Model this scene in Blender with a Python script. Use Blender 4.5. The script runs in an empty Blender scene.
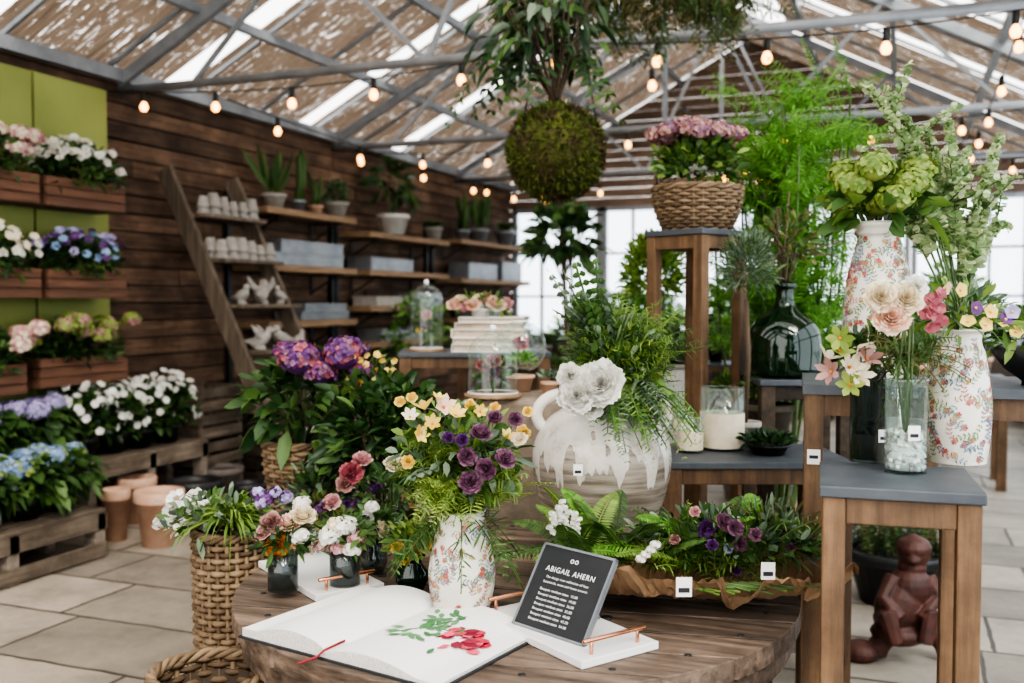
import bpy, math, numpy as np
from mathutils import Vector, Matrix
rng=np.random.default_rng(7)
pi=math.pi
TH=math.radians(21.3); CZ=1.45; F=995.5; PT=math.atan(41.5/995)
RX=np.array([math.cos(TH),math.sin(TH),0.]); AX=np.array([-math.sin(TH),math.cos(TH),0.])
def C(xc,d,z): return RX*xc+AX*d+np.array([0,0,z])
def _ray(px,py):
    x=(px-512)/F; y=-(py-341.5)/F
    return x, math.cos(PT)+y*math.sin(PT), -math.sin(PT)+y*math.cos(PT)
def W(px,py,d):
    x,f,z=_ray(px,py); s=d/f; return C(x*s,d,CZ+z*s)
def Wz(px,py,zz):
    x,f,z=_ray(px,py); s=(zz-CZ)/z; return C(x*s,f*s,zz)
def V3(*a): return np.array(a,dtype=float)
UP=V3(0,0,1)
def nrm(a):
    a=np.asarray(a,float); return a/np.maximum(np.linalg.norm(a,axis=-1,keepdims=True),1e-9)
# ---------------------------------------------------------------- mesh builder
class MB:
    def __init__(s): s.v=[];s.f=[];s.n=0;s.mats=[]
    def add(s,V,Fs,m,smooth=False):
        V=np.asarray(V,float).reshape(-1,3)
        if m not in s.mats: s.mats.append(m)
        mi=s.mats.index(m)
        if not isinstance(Fs,list): Fs=[Fs]
        for f in Fs:
            f=np.asarray(f,int)
            if f.size: s.f.append((f+s.n,mi,smooth))
        s.v.append(V); s.n+=len(V)
    def fin(s,name,org=None,bevel=0,remesh=0):
        co=np.concatenate(s.v)
        if org is None:
            mn=co.min(0);mx=co.max(0); org=V3((mn[0]+mx[0])/2,(mn[1]+mx[1])/2,mn[2])
        co=co-org
        me=bpy.data.meshes.new(name)
        me.vertices.add(len(co)); me.vertices.foreach_set('co',co.ravel())
        li=np.concatenate([f.ravel() for f,_,_ in s.f])
        tot=np.concatenate([np.full(len(f),f.shape[1]) for f,_,_ in s.f])
        st=np.concatenate([[0],np.cumsum(tot)[:-1]])
        mi=np.concatenate([np.full(len(f),m) for f,m,_ in s.f])
        sm=np.concatenate([np.full(len(f),q) for f,_,q in s.f])
        me.loops.add(len(li)); me.loops.foreach_set('vertex_index',li.astype(np.int32))
        me.polygons.add(len(tot)); me.polygons.foreach_set('loop_start',st.astype(np.int32))
        me.polygons.foreach_set('material_index',mi.astype(np.int32))
        me.polygons.foreach_set('use_smooth',sm.astype(bool))
        me.update(calc_edges=True); me.validate()
        for m in s.mats: me.materials.append(m)
        ob=bpy.data.objects.new(name,me); bpy.context.collection.objects.link(ob)
        ob.location=Vector(org)
        if bevel:
            b=ob.modifiers.new('b','BEVEL'); b.width=bevel; b.segments=2; b.limit_method='ANGLE'
        if remesh:
            b=ob.modifiers.new('r','REMESH'); b.mode='VOXEL'; b.voxel_size=remesh; b.use_smooth_shade=True
            b=ob.modifiers.new('s','SMOOTH'); b.iterations=3
        return ob
BF=np.array([[0,3,2,1],[4,5,6,7],[0,1,5,4],[1,2,6,5],[2,3,7,6],[3,0,4,7]])
def box(mb,c,s,m,rot=0):
    x,y,z=[a/2 for a in s]
    v=np.array([[-x,-y,-z],[x,-y,-z],[x,y,-z],[-x,y,-z],[-x,-y,z],[x,-y,z],[x,y,z],[-x,y,z]])
    ca,sa=math.cos(rot),math.sin(rot)
    v=v@np.array([[ca,sa,0],[-sa,ca,0],[0,0,1]])
    mb.add(v+np.asarray(c),BF,m)
def obox(mb,c,s,ex,ey,ez,m):
    x,y,z=[a/2 for a in s]
    v=np.array([[-x,-y,-z],[x,-y,-z],[x,y,-z],[-x,y,-z],[-x,-y,z],[x,-y,z],[x,y,z],[-x,y,z]])
    mb.add(v@np.array([ex,ey,ez])+np.asarray(c),BF,m)
def beam(mb,a,b,w,h,m,up=UP):
    a=np.asarray(a,float);b=np.asarray(b,float); ex=nrm(b-a); ey=nrm(np.cross(up,ex)); ez=np.cross(ex,ey)
    obox(mb,(a+b)/2,(np.linalg.norm(b-a),w,h),ex,ey,ez,m)
def tube(mb,P,r,m,n=6,closed=False):
    P=np.asarray(P,float); k=len(P); r=np.broadcast_to(r,(k,))
    T=nrm(np.roll(P,-1,0)-np.roll(P,1,0)) if closed else nrm(np.gradient(P,axis=0))
    ref=V3(0.13,0.31,1.) if abs(T[0][2])<.9 else V3(1,0.1,0)
    N=nrm(np.cross(T[0],ref)); Vs=[]
    a=np.arange(n)*2*pi/n
    for i in range(k):
        N=nrm(N-T[i]*np.dot(N,T[i])); B=np.cross(T[i],N)
        Vs.append(P[i]+r[i]*(np.cos(a)[:,None]*N+np.sin(a)[:,None]*B))
    kk=k if closed else k-1
    i=np.repeat(np.arange(kk),n); j=np.tile(np.arange(n),kk); j2=(j+1)%n; i2=(i+1)%k
    fs=[np.stack([i*n+j,i*n+j2,i2*n+j2,i2*n+j],1)]
    if not closed: fs+= [np.arange(n)[::-1][None],(np.arange(n)+(k-1)*n)[None]]
    mb.add(np.concatenate(Vs),fs,m,True)
def ring(mb,c,r,rt,m,n=32):
    a=np.arange(n)*2*pi/n; tube(mb,np.asarray(c)+np.stack([r*np.cos(a),r*np.sin(a),a*0],1),rt,m,5,True)
def lathe(mb,c,prof,m,n=32,smooth=True,sx=1,sy=1):
    p=np.array(prof,float); a=np.arange(n)*2*pi/n; k=len(p)
    v=np.stack([p[:,0,None]*np.cos(a)*sx,p[:,0,None]*np.sin(a)*sy,np.repeat(p[:,1,None],n,1)],2).reshape(-1,3)
    i=np.repeat(np.arange(k-1),n); j=np.tile(np.arange(n),k-1); j2=(j+1)%n
    mb.add(v+np.asarray(c),np.stack([i*n+j,i*n+j2,(i+1)*n+j2,(i+1)*n+j],1),m,smooth)
def catm(P,k=5):
    P=np.array(P,float); Q=np.vstack([2*P[0]-P[1],P,2*P[-1]-P[-2]]); out=[]
    for i in range(1,len(Q)-2):
        for t in np.arange(k)/k:
            a,b,c,d=Q[i-1],Q[i],Q[i+1],Q[i+2]
            out.append(.5*((2*b)+(c-a)*t+(2*a-5*b+4*c-d)*t*t+(3*b-a-3*c+d)*t**3))
    out.append(P[-1]); o=np.array(out); o[:,0]=np.maximum(o[:,0],0); o[:,1]=np.maximum(o[:,1],0); return o
def ell(mb,c,r,m,n=14,axis=None):
    t=np.linspace(0,pi,n//2+2); r=np.broadcast_to(r,(3,))
    p=np.array([(math.sin(q),-math.cos(q)) for q in t]); a=np.arange(n)*2*pi/n; k=len(p)
    v=np.stack([p[:,0,None]*np.cos(a),p[:,0,None]*np.sin(a),np.repeat(p[:,1,None],n,1)],2).reshape(-1,3)*r
    if axis is not None:
        z=nrm(axis); x=nrm(np.cross(V3(.01,1,.02),z)); y=np.cross(z,x); v=v@np.array([x,y,z])
    i=np.repeat(np.arange(k-1),n); j=np.tile(np.arange(n),k-1); j2=(j+1)%n
    mb.add(v+np.asarray(c),np.stack([i*n+j,i*n+j2,(i+1)*n+j2,(i+1)*n+j],1),m,True)
def leaves(mb,P,D,L,Wd,m,N=None,droop=0.,cup=.15,wide=.5):
    P=np.asarray(P,float).reshape(-1,3); n=len(P)
    if n==0: return
    D=nrm(np.broadcast_to(D,(n,3))); L=np.broadcast_to(L,(n,))[:,None]; Wd=np.broadcast_to(Wd,(n,))[:,None]
    if N is None:
        N=rng.normal(size=(n,3))*.6+UP*.8
    N=np.broadcast_to(N,(n,3))
    S=nrm(np.cross(D,N)); U=np.cross(S,D)
    dz=lambda t: -UP*droop*L*t*t
    c1=P+D*L*.35+dz(.35); c2=P+D*L*.72+dz(.72)
    a=.85 if wide<.6 else 1.; b=.8 if wide<.6 else 1.1
    V=np.stack([P, c1-S*Wd*.5*a+U*Wd*cup, c1, c1+S*Wd*.5*a+U*Wd*cup,
                c2-S*Wd*.5*b+U*Wd*cup, c2, c2+S*Wd*.5*b+U*Wd*cup, P+D*L+dz(1.)],1)
    o=(np.arange(n)*8)[:,None,None]
    T=(np.array([[0,2,1],[0,3,2],[4,5,7],[5,6,7]])[None]+o).reshape(-1,3)
    Q=(np.array([[1,2,5,4],[2,3,6,5]])[None]+o).reshape(-1,4)
    mb.add(V.reshape(-1,3),[T,Q],m,True)
def rdir(n,up=0.,zmin=-1):
    d=nrm(rng.normal(size=(n,3))); d[:,2]=np.abs(d[:,2])*np.where(d[:,2]<zmin,1,np.sign(d[:,2])); 
    return nrm(d+UP*up)
def bush(mb,c,rad,n,L,Wd,m,up=.4,droop=.2,shell=.45,zmin=-.6,wide=.5):
    d=rdir(n,0,zmin); s=(shell+(1-shell)*rng.random(n))[:,None]
    P=np.asarray(c)+d*s*np.asarray(rad)
    D=nrm(d+rng.normal(size=(n,3))*.5+UP*up)
    ms=m if isinstance(m,(list,tuple)) else [m]
    k=rng.integers(0,len(ms),n); Ls=L*(.6+.6*rng.random(n)); Ws=Wd*(.6+.6*rng.random(n))
    for i,mm in enumerate(ms):
        q=k==i; leaves(mb,P[q],D[q],Ls[q],Ws[q],mm,droop=droop,wide=wide)
def stems(mb,base,c,rad,n,r,m,zmin=0):
    d=rdir(n,0.2,zmin)
    for i in range(n):
        e=np.asarray(c)+d[i]*np.asarray(rad)*.85; b=np.asarray(base); mid=(b+e)/2+UP*.25*np.linalg.norm(e-b)*.3
        t=np.linspace(0,1,6)[:,None]; tube(mb,(1-t)**2*b+2*t*(1-t)*mid+t*t*e,r,m,4)
def frond(mb,b,d,L,m,ll=.06,lw=.012,n=18,droop=.5,rmat=None,twist=False,ang=.75):
    d=nrm(d); t=np.linspace(0,1,n); P=np.asarray(b)+d*(L*t)[:,None]-UP*(droop*L*t*t)[:,None]
    T=nrm(np.gradient(P,axis=0)); S=nrm(np.cross(T,UP+rng.normal(size=3)*.3)); U=np.cross(S,T)
    tube(mb,P[::3] if n>6 else P,L*.006+.0005,rmat or m,3)
    prof=np.sin(pi*np.clip(t*.85+.15,0,1))**.7+.05
    for sg in (-1,1):
        if twist:
            a=rng.random(n)*2*pi; Q=nrm(S*np.cos(a)[:,None]+U*np.sin(a)[:,None])
        else: Q=S*sg
        leaves(mb,P[1:],nrm(T*(1-ang)+Q*ang)[1:],(ll*prof)[1:],lw,m,N=U[1:],droop=.15)
def feather(mb,b,c,rad,n,L,m,ll=.03,lw=.0035,droop=.25,up=.5,zmin=-.2,seg=14):
    d=rdir(n,up,zmin); ms=m if isinstance(m,list) else [m]
    for i in range(n):
        s=np.asarray(b)+ (np.asarray(c)-np.asarray(b))*rng.random()*.9
        for tw in (True,False): frond(mb,s+rng.normal(size=3)*np.asarray(rad)*.2,d[i]*np.asarray(rad)/max(rad)+UP*.1,L*(.55+.6*rng.random()),ms[i%len(ms)],ll,lw,seg,droop,twist=tw)
def flowers(mb,P,N,r,m,k=5,wd=.8,cm=None,cup=.3,cr=.2):
    P=np.asarray(P,float).reshape(-1,3); n=len(P); N=nrm(np.broadcast_to(N,(n,3)))
    A=nrm(np.cross(N,rng.normal(size=(n,3)))); B=np.cross(N,A); r=np.broadcast_to(r,(n,))
    ph=rng.random(n)*6.28
    for j in range(k):
        a=(ph+j*2*pi/k)[:,None]; D=nrm(A*np.cos(a)+B*np.sin(a)+N*cup)
        leaves(mb,P,D,r,r*wd,m,N=N,cup=.1,wide=.9)
    if cm:
        for i in range(n): ell(mb,P[i]+N[i]*r[i]*.12,r[i]*cr,cm,6)
def hydr(mb,c,r,m,n=70,flat=.85,zmin=-.35):
    i=np.arange(n)+.5; z=1-(1-zmin)*i/n; ph=i*2.39996; q=np.sqrt(np.maximum(0,1-z*z))
    N=np.stack([q*np.cos(ph),q*np.sin(ph),z],1); P=np.asarray(c)+N*np.array([1,1,flat])*r*(1+rng.normal(size=(n,1))*.06)
    N=nrm(N+rng.normal(size=(n,3))*.22); ms=m if isinstance(m,list) else [m]
    k=rng.integers(0,len(ms),n); rr=r*2.1/math.sqrt(n)
    for j,mm in enumerate(ms): flowers(mb,P[k==j],N[k==j],rr,mm,4,.95,cup=.12)
    ell(mb,c,(r*.86,r*.86,r*flat*.84),ms[0],10)
def rose(mb,c,n,r,m,layers=5,k=5,op=1.,cm=None,ruf=.03):
    n=nrm(n); a1=nrm(np.cross(n,V3(.3,.2,.93)+rng.normal(size=3)*.1)); a2=np.cross(n,a1); c=np.asarray(c)
    G=7; t=np.linspace(0,1,G); s=np.linspace(-1,1,G); VV=[]
    for i in range(layers):
        f=(i+1)/layers; R=r*(.15+.85*f); H=r*(1.05-.72*f*f*op)
        for j in range(k):
            p0=2*pi*(j+.37*i)/k+rng.normal()*.12; dl=(.62 if f>.5 else .9)*2*pi/k*1.2
            sp=np.where(t>.45,np.clip(1-((t-.45)/.56)**4,0,1)**.5,.4+.6*t/.45)*dl
            az=p0+sp[:,None]*s[None]; jt=rng.normal()
            h=H*(t**1.1)[:,None]*(1-.07*np.cos(s*5+i+jt)-.05*s*s)[None]+r*.05*rng.normal()*t[:,None]
            rho=(R*np.power(t,.55)*(1+.12*f*t**6))[:,None]*(1+ruf*2*np.cos(s*7+j+jt))[None]
            VV.append((c+rho[...,None]*(np.cos(az)[...,None]*a1+np.sin(az)[...,None]*a2)+h[...,None]*n).reshape(-1,3))
    q=np.array([[u*G+v,u*G+v+1,(u+1)*G+v+1,(u+1)*G+v] for u in range(G-1) for v in range(G-1)])
    K=len(VV); mb.add(np.concatenate(VV),(q[None]+(np.arange(K)*G*G)[:,None,None]).reshape(-1,4),m,True)
def pot(mb,c,r,h,m,soil,n=28,tap=.72):
    lathe(mb,c,[(0,0),(r*tap,0),(r*.97,h*.8),(r*1.07,h*.8),(r*1.09,h*.82),(r*1.09,h*.98),(r*1.05,h),(r*.95,h),(r*.92,h*.85)],m,n)
    lathe(mb,c,[(r*.93,h*.86),(0,h*.9)],soil,n)
def wicker(mb,c,r0,r1,h,m,m2=None,rings=12,st=16,soil=None,rt=None,bul=.06):
    c=np.asarray(c); rt=rt or h/rings*.56; ns=st*4
    a=np.arange(ns)*2*pi/ns; RR=lambda f: r0+(r1-r0)*f+bul*r1*np.sin(pi*f)
    for i in range(rings+1):
        f=i/rings; r=RR(f); w=rt*.8*np.cos(a*st/2+pi*(i%2))
        tube(mb,c+np.stack([(r+w)*np.cos(a),(r+w)*np.sin(a),np.full(ns,h*f)],1),rt*(.85+.3*rng.random()),m,5,True)
    for j in range(st):
        q=2*pi*j/st; f=np.linspace(0,1,6); r=RR(f)
        tube(mb,c+np.stack([r*math.cos(q),r*math.sin(q),h*f],1),rt*.8,m,5)
    for e in (0,1,2):
        P=c+np.stack([(r1+rt*.8*np.cos(a*st/3+2*e))*np.cos(a),(r1+rt*.8*np.cos(a*st/3+2*e))*np.sin(a),h+rt*(1.+.9*np.sin(a*st/3+2*e))],1)
        tube(mb,P,rt*.9,m,5,True)
    ff=np.linspace(0,1,5); lathe(mb,c,[(0,.004)]+[(RR(x)*.95,.004+h*.95*x) for x in ff],m2 or m,24)
    if soil: lathe(mb,c,[(r1*.93,h*.86),(0,h*.9)],soil,24)
# ---------------------------------------------------------------- materials
def newmat(name):
    m=bpy.data.materials.new(name); m.use_nodes=True; nt=m.node_tree; nt.nodes.clear()
    o=nt.nodes.new('ShaderNodeOutputMaterial'); b=nt.nodes.new('ShaderNodeBsdfPrincipled')
    nt.links.new(b.outputs[0],o.inputs[0]); return m,nt,b,o
def nd(nt,t,**k):
    n=nt.nodes.new(t)
    for a,v in k.items(): setattr(n,a,v)
    return n
def ramp(nt,src,stops,interp='LINEAR'):
    r=nd(nt,'ShaderNodeValToRGB'); r.color_ramp.interpolation=interp
    e=r.color_ramp.elements
    while len(e)<len(stops): e.new(.5)
    for i,(p,c) in enumerate(stops): e[i].position=p; e[i].color=(*c,1) if len(c)==3 else c
    if src is not None: nt.links.new(src,r.inputs[0])
    return r
def tc(nt,scale=(1,1,1),rot=(0,0,0)):
    t=nd(nt,'ShaderNodeTexCoord'); mp=nd(nt,'ShaderNodeMapping'); mp.inputs['Scale'].default_value=scale; mp.inputs['Rotation'].default_value=rot
    nt.links.new(t.outputs['Object'],mp.inputs[0]); return mp.outputs[0]
def noise(nt,vec,s,d=4,r=.6):
    n=nd(nt,'ShaderNodeTexNoise'); n.inputs['Scale'].default_value=s; n.inputs['Detail'].default_value=d; n.inputs['Roughness'].default_value=r
    if vec is not None: nt.links.new(vec,n.inputs['Vector'])
    return n.outputs[0]
def bump(nt,b,src,st=.3,dist=.01):
    q=nd(nt,'ShaderNodeBump'); q.inputs['Strength'].default_value=st; q.inputs['Distance'].default_value=dist
    nt.links.new(src,q.inputs['Height']); nt.links.new(q.outputs[0],b.inputs['Normal'])
def leafmat(name,c1,c2,tr=.3,rough=.5,c3=None):
    m,nt,b,o=newmat(name); g=nd(nt,'ShaderNodeNewGeometry')
    st=[(0,c1),(1,c2)] if c3 is None else [(0,c1),(.6,c2),(1,c3)]
    r=ramp(nt,g.outputs['Random Per Island'],st); nt.links.new(r.outputs[0],b.inputs['Base Color']); b.inputs['Roughness'].default_value=rough
    t=nd(nt,'ShaderNodeBsdfTranslucent'); nt.links.new(r.outputs[0],t.inputs[0]); mx=nd(nt,'ShaderNodeMixShader'); mx.inputs[0].default_value=tr
    nt.links.new(b.outputs[0],mx.inputs[1]); nt.links.new(t.outputs[0],mx.inputs[2]); nt.links.new(mx.outputs[0],o.inputs[0]); return m
def wood(name,c1,c2,axis=0,rough=.75,sc=1.,var=.5,knots=0):
    m,nt,b,o=newmat(name); s=[14*sc]*3; s[axis]=1.*sc
    v=tc(nt,s); n=noise(nt,v,2.2,6,.65); g=nd(nt,'ShaderNodeNewGeometry')
    r=ramp(nt,n,[(.3,c1),(.7,c2)]); col=r.outputs[0]
    if knots:
        n2=noise(nt,tc(nt),3.5,6,.7); r2=ramp(nt,n2,[(.35,(.55,.5,.46)),(.62,(1.1,1.08,1.05))]); mm=nd(nt,'ShaderNodeMixRGB',blend_type='MULTIPLY'); mm.inputs[0].default_value=1.
        nt.links.new(col,mm.inputs[1]); nt.links.new(r2.outputs[0],mm.inputs[2]); col=mm.outputs[0]
    hs=nd(nt,'ShaderNodeHueSaturation'); mr=nd(nt,'ShaderNodeMapRange'); mr.inputs[3].default_value=1-var; mr.inputs[4].default_value=1+var
    nt.links.new(g.outputs['Random Per Island'],mr.inputs[0]); nt.links.new(mr.outputs[0],hs.inputs['Value']); nt.links.new(col,hs.inputs['Color'])
    nt.links.new(hs.outputs[0],b.inputs['Base Color']); b.inputs['Roughness'].default_value=rough; bump(nt,b,n,.5,.01); return m
def plain(name,c,rough=.5,metal=0,c2=None,ns=20,bs=.15,em=0):
    m,nt,b,o=newmat(name); n=noise(nt,tc(nt),ns)
    r=ramp(nt,n,[(.3,c),(.7,c2 or tuple(x*.8 for x in c))]); nt.links.new(r.outputs[0],b.inputs['Base Color'])
    b.inputs['Roughness'].default_value=rough; b.inputs['Metallic'].default_value=metal; bump(nt,b,n,bs,.004)
    if em: b.inputs['Emission Color'].default_value=(*c,1); b.inputs['Emission Strength'].default_value=em
    return m
def glassm(name,c=(1,1,1),a=.75,rough=.05,tint=None,edge=.35,gl_=.5):
    m,nt,b,o=newmat(name); b.inputs['Base Color'].default_value=(*c,1); b.inputs['Roughness'].default_value=rough
    gl=nd(nt,'ShaderNodeBsdfGlossy'); gl.inputs['Roughness'].default_value=rough; gl.inputs[0].default_value=(.9,.93,.92,1)
    m0=nd(nt,'ShaderNodeMixShader'); m0.inputs[0].default_value=gl_; nt.links.new(b.outputs[0],m0.inputs[1]); nt.links.new(gl.outputs[0],m0.inputs[2])
    t=nd(nt,'ShaderNodeBsdfTransparent'); t.inputs[0].default_value=(*(tint or c),1)
    lw=nd(nt,'ShaderNodeLayerWeight'); lw.inputs[0].default_value=.3; pw=nd(nt,'ShaderNodeMath',operation='POWER'); pw.inputs[1].default_value=2.5; nt.links.new(lw.outputs['Facing'],pw.inputs[0])
    mr=nd(nt,'ShaderNodeMapRange'); mr.inputs[3].default_value=1-a; mr.inputs[4].default_value=min(1,1-a+edge); nt.links.new(pw.outputs[0],mr.inputs[0])
    mx=nd(nt,'ShaderNodeMixShader'); nt.links.new(mr.outputs[0],mx.inputs[0]); nt.links.new(t.outputs[0],mx.inputs[1]); nt.links.new(m0.outputs[0],mx.inputs[2]); nt.links.new(mx.outputs[0],o.inputs[0]); return m
gD=leafmat('leaf_dark',(.014,.04,.012),(.045,.1,.03),.2,.4)
gM=leafmat('leaf_mid',(.04,.1,.022),(.12,.21,.055),.3)
gL=leafmat('leaf_light',(.13,.23,.045),(.28,.39,.1),.35)
gY=leafmat('leaf_lime',(.17,.26,.05),(.42,.5,.14),.35)
gG=leafmat('leaf_grey',(.09,.14,.09),(.25,.32,.22),.25)
gF=leafmat('leaf_fresh',(.11,.29,.04),(.28,.52,.11),.5)
gO=leafmat('leaf_olive',(.06,.07,.02),(.2,.19,.06),.3)
gV=leafmat('leaf_variegated',(.16,.27,.1),(.44,.54,.28),.35,c3=(.74,.76,.52))
pW=leafmat('petal_white',(.78,.76,.7),(.93,.92,.88),.42)
pC=leafmat('petal_cream',(.78,.67,.47),(.92,.85,.7),.35)
pP=leafmat('petal_pink',(.55,.24,.27),(.8,.54,.52),.35)
pR=leafmat('petal_rose',(.28,.06,.09),(.55,.17,.19),.35)
pH=leafmat('petal_peach',(.8,.5,.36),(.92,.74,.62),.35)
pU=leafmat('petal_purple',(.07,.02,.11),(.21,.07,.25),.3)
pL=leafmat('petal_lilac',(.32,.27,.5),(.58,.52,.74),.35)
pB=leafmat('petal_blue',(.18,.29,.5),(.43,.56,.74),.35)
pY=leafmat('petal_yellow',(.75,.5,.1),(.88,.7,.25),.35)
pO=leafmat('petal_orange',(.75,.27,.06),(.88,.45,.12),.35)
pM=leafmat('petal_mauve',(.14,.05,.1),(.33,.17,.25),.3)
pD=leafmat('petal_dusty_pink',(.28,.12,.11),(.6,.38,.34),.35)
iG=leafmat('print_green',(.08,.14,.05),(.26,.32,.14),0,.4); iB=leafmat('print_blue',(.04,.09,.18),(.18,.28,.4),0,.4); iR=leafmat('print_red',(.36,.05,.05),(.55,.2,.15),0,.4); iO=leafmat('print_ochre',(.42,.28,.12),(.56,.4,.22),0,.4)
stm=plain('stem_green',(.1,.16,.05)); brs=plain('bark_stem',(.12,.08,.05),.8)
soil=plain('soil',(.03,.02,.015),.95,ns=80,bs=1.)
terra=plain('terracotta',(.48,.27,.18),.85,c2=(.6,.4,.29),ns=8)
blackp=plain('black_plastic',(.02,.02,.022),.4)
zinc=plain('galvanised_zinc',(.3,.315,.33),.45,.5,c2=(.2,.215,.23),ns=9)
slate=plain('slate_blue_top',(.055,.063,.075),.5,c2=(.09,.1,.11),ns=12)
steel=plain('galvanised_steel',(.33,.345,.36),.5,.3,c2=(.22,.235,.25),ns=6)
copper=plain('copper',(.75,.36,.22),.25,1.)
cement=plain('cement',(.42,.39,.35),.9,c2=(.28,.26,.23),ns=25,bs=.4)
stone=plain('rough_stone',(.3,.24,.18),.95,c2=(.16,.125,.09),ns=14,bs=1.)
marble=plain('white_marble',(.8,.79,.77),.3,c2=(.7,.69,.68),ns=3)
wB=plain('paper_white',(.8,.79,.76),.8,c2=(.75,.74,.71),ns=2)
pagec=plain('page_edges',(.6,.5,.38),.8,c2=(.42,.34,.26),ns=60)
creamc=plain('candle_wax',(.76,.67,.52),.5)
whitec=plain('white_ceramic',(.66,.64,.59),.3)
vasec=plain('cream_ceramic',(.68,.65,.57),.28,c2=(.6,.57,.5),ns=6,bs=.05)
moss=plain('moss',(.1,.12,.02),.95,c2=(.05,.035,.015),ns=8,bs=1.)
rust=plain('rusty_iron',(.11,.038,.026),.6,c2=(.045,.018,.014),ns=18,bs=.8)
blk=plain('black_metal',(.015,.015,.015),.5)
chalk=plain('chalkboard',(.025,.027,.03),.7)
kraft=plain('kraft_paper',(.4,.25,.14),.85,c2=(.27,.165,.09),ns=7,bs=.8)
wick=leafmat('wicker',(.09,.055,.03),(.26,.18,.105),.0,.7)
wickD=leafmat('wicker_dark',(.045,.032,.022),(.15,.11,.075),.0,.8)
green=plain('olive_green_paint',(.27,.3,.085),.7,c2=(.225,.255,.07),ns=2)
wWall=wood('wall_boards',(.055,.033,.022),(.2,.122,.077),1,.85,var=.45,knots=1)
wGab=wood('gable_boards',(.1,.065,.045),(.26,.18,.13),0,.85,var=.3)
wShelf=wood('shelf_plank',(.2,.12,.065),(.38,.25,.145),1,.7,var=.2)
wLeg=wood('oak_frame',(.085,.05,.027),(.23,.135,.07),2,.6,var=.15,knots=1)
wGrey=wood('weathered_wood',(.1,.08,.065),(.3,.25,.2),0,.85,var=.3)
wGreyZ=wood('weathered_wood_upright',(.07,.05,.035),(.22,.17,.125),2,.85,var=.3)
wDrum=wood('drum_planks',(.05,.036,.027),(.27,.2,.15),0,.6,var=.35,sc=1.3,knots=1)
wDark=wood('dark_wood',(.025,.018,.013),(.08,.055,.035),1,.8)
wBox=wood('planter_slats',(.07,.033,.019),(.18,.085,.048),1,.7,var=.3)
wGY=wood('weathered_wood_y',(.08,.062,.048),(.24,.195,.15),1,.85,var=.3,knots=1)
glass=glassm('clear_glass',(.95,1,.98),.93,edge=.75,gl_=.75); glassD=glassm('smoky_glass',(.06,.08,.08),.75,.05,(.6,.66,.64),gl_=.3); glassG=glassm('green_glass',(.008,.035,.012),.5,.04,(.07,.2,.08),gl_=.1)
glassW=glassm('window_glass',(.9,.95,1),.97,edge=.1)
def dripm():
    m,nt,b,o=newmat('drip_glaze'); t=nd(nt,'ShaderNodeTexCoord'); sp=nd(nt,'ShaderNodeSeparateXYZ'); nt.links.new(t.outputs['Object'],sp.inputs[0])
    n=noise(nt,tc(nt,(1,1,.12)),22,2,.5); ad=nd(nt,'ShaderNodeMath',operation='MULTIPLY_ADD'); nt.links.new(n,ad.inputs[0]); ad.inputs[1].default_value=-.5; nt.links.new(sp.outputs[2],ad.inputs[2])
    r=ramp(nt,ad.outputs[0],[(0,(0,0,0)),(.008,(1,1,1))]); n2=noise(nt,tc(nt,(1,1,12)),5); rr=ramp(nt,n2,[(.35,(.17,.14,.11)),(.65,(.42,.37,.31))])
    n3=noise(nt,tc(nt),9,6,.7); r3=ramp(nt,n3,[(.32,(.36,.31,.25)),(.44,(.56,.52,.46)),(.6,(.64,.61,.56))])
    mx=nd(nt,'ShaderNodeMixRGB'); nt.links.new(r.outputs[0],mx.inputs[0]); nt.links.new(rr.outputs[0],mx.inputs[1]); nt.links.new(r3.outputs[0],mx.inputs[2])
    nt.links.new(mx.outputs[0],b.inputs['Base Color']); b.inputs['Roughness'].default_value=.22; bump(nt,b,r.outputs[0],.5,.004); return m
drip=dripm()
def floorm():
    m,nt,b,o=newmat('stone_pavers'); v0=tc(nt)
    nn=nd(nt,'ShaderNodeTexNoise'); nn.inputs['Scale'].default_value=6; nt.links.new(v0,nn.inputs['Vector']); mm=nd(nt,'ShaderNodeMixRGB',blend_type='ADD'); mm.inputs[0].default_value=.025; nt.links.new(v0,mm.inputs[1]); nt.links.new(nn.outputs['Color'],mm.inputs[2]); v=mm.outputs[0]
    br=nd(nt,'ShaderNodeTexBrick'); nt.links.new(v,br.inputs['Vector'])
    br.inputs['Scale'].default_value=1.; br.inputs['Brick Width'].default_value=.85; br.inputs['Row Height'].default_value=.5; br.inputs['Mortar Size'].default_value=.01; br.offset=.37; br.inputs['Bias'].default_value=-.1; br.squash=1.35; br.squash_frequency=3
    br.inputs['Color1'].default_value=(.25,.225,.19,1); br.inputs['Color2'].default_value=(.46,.41,.345,1); br.inputs['Mortar'].default_value=(.08,.07,.06,1)
    n=noise(nt,v0,2.5,10,.7); r=ramp(nt,n,[(.3,(.6,.59,.57)),(.5,(.95,.93,.9)),(.7,(1.25,1.2,1.13))]); mx=nd(nt,'ShaderNodeMixRGB',blend_type='MULTIPLY'); mx.inputs[0].default_value=.95
    nt.links.new(br.outputs[0],mx.inputs[1]); nt.links.new(r.outputs[0],mx.inputs[2]); nt.links.new(mx.outputs[0],b.inputs['Base Color']); b.inputs['Roughness'].default_value=.5
    bump(nt,b,noise(nt,v0,10,8,.7),.6,.015); return m
pav=floorm()
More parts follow.
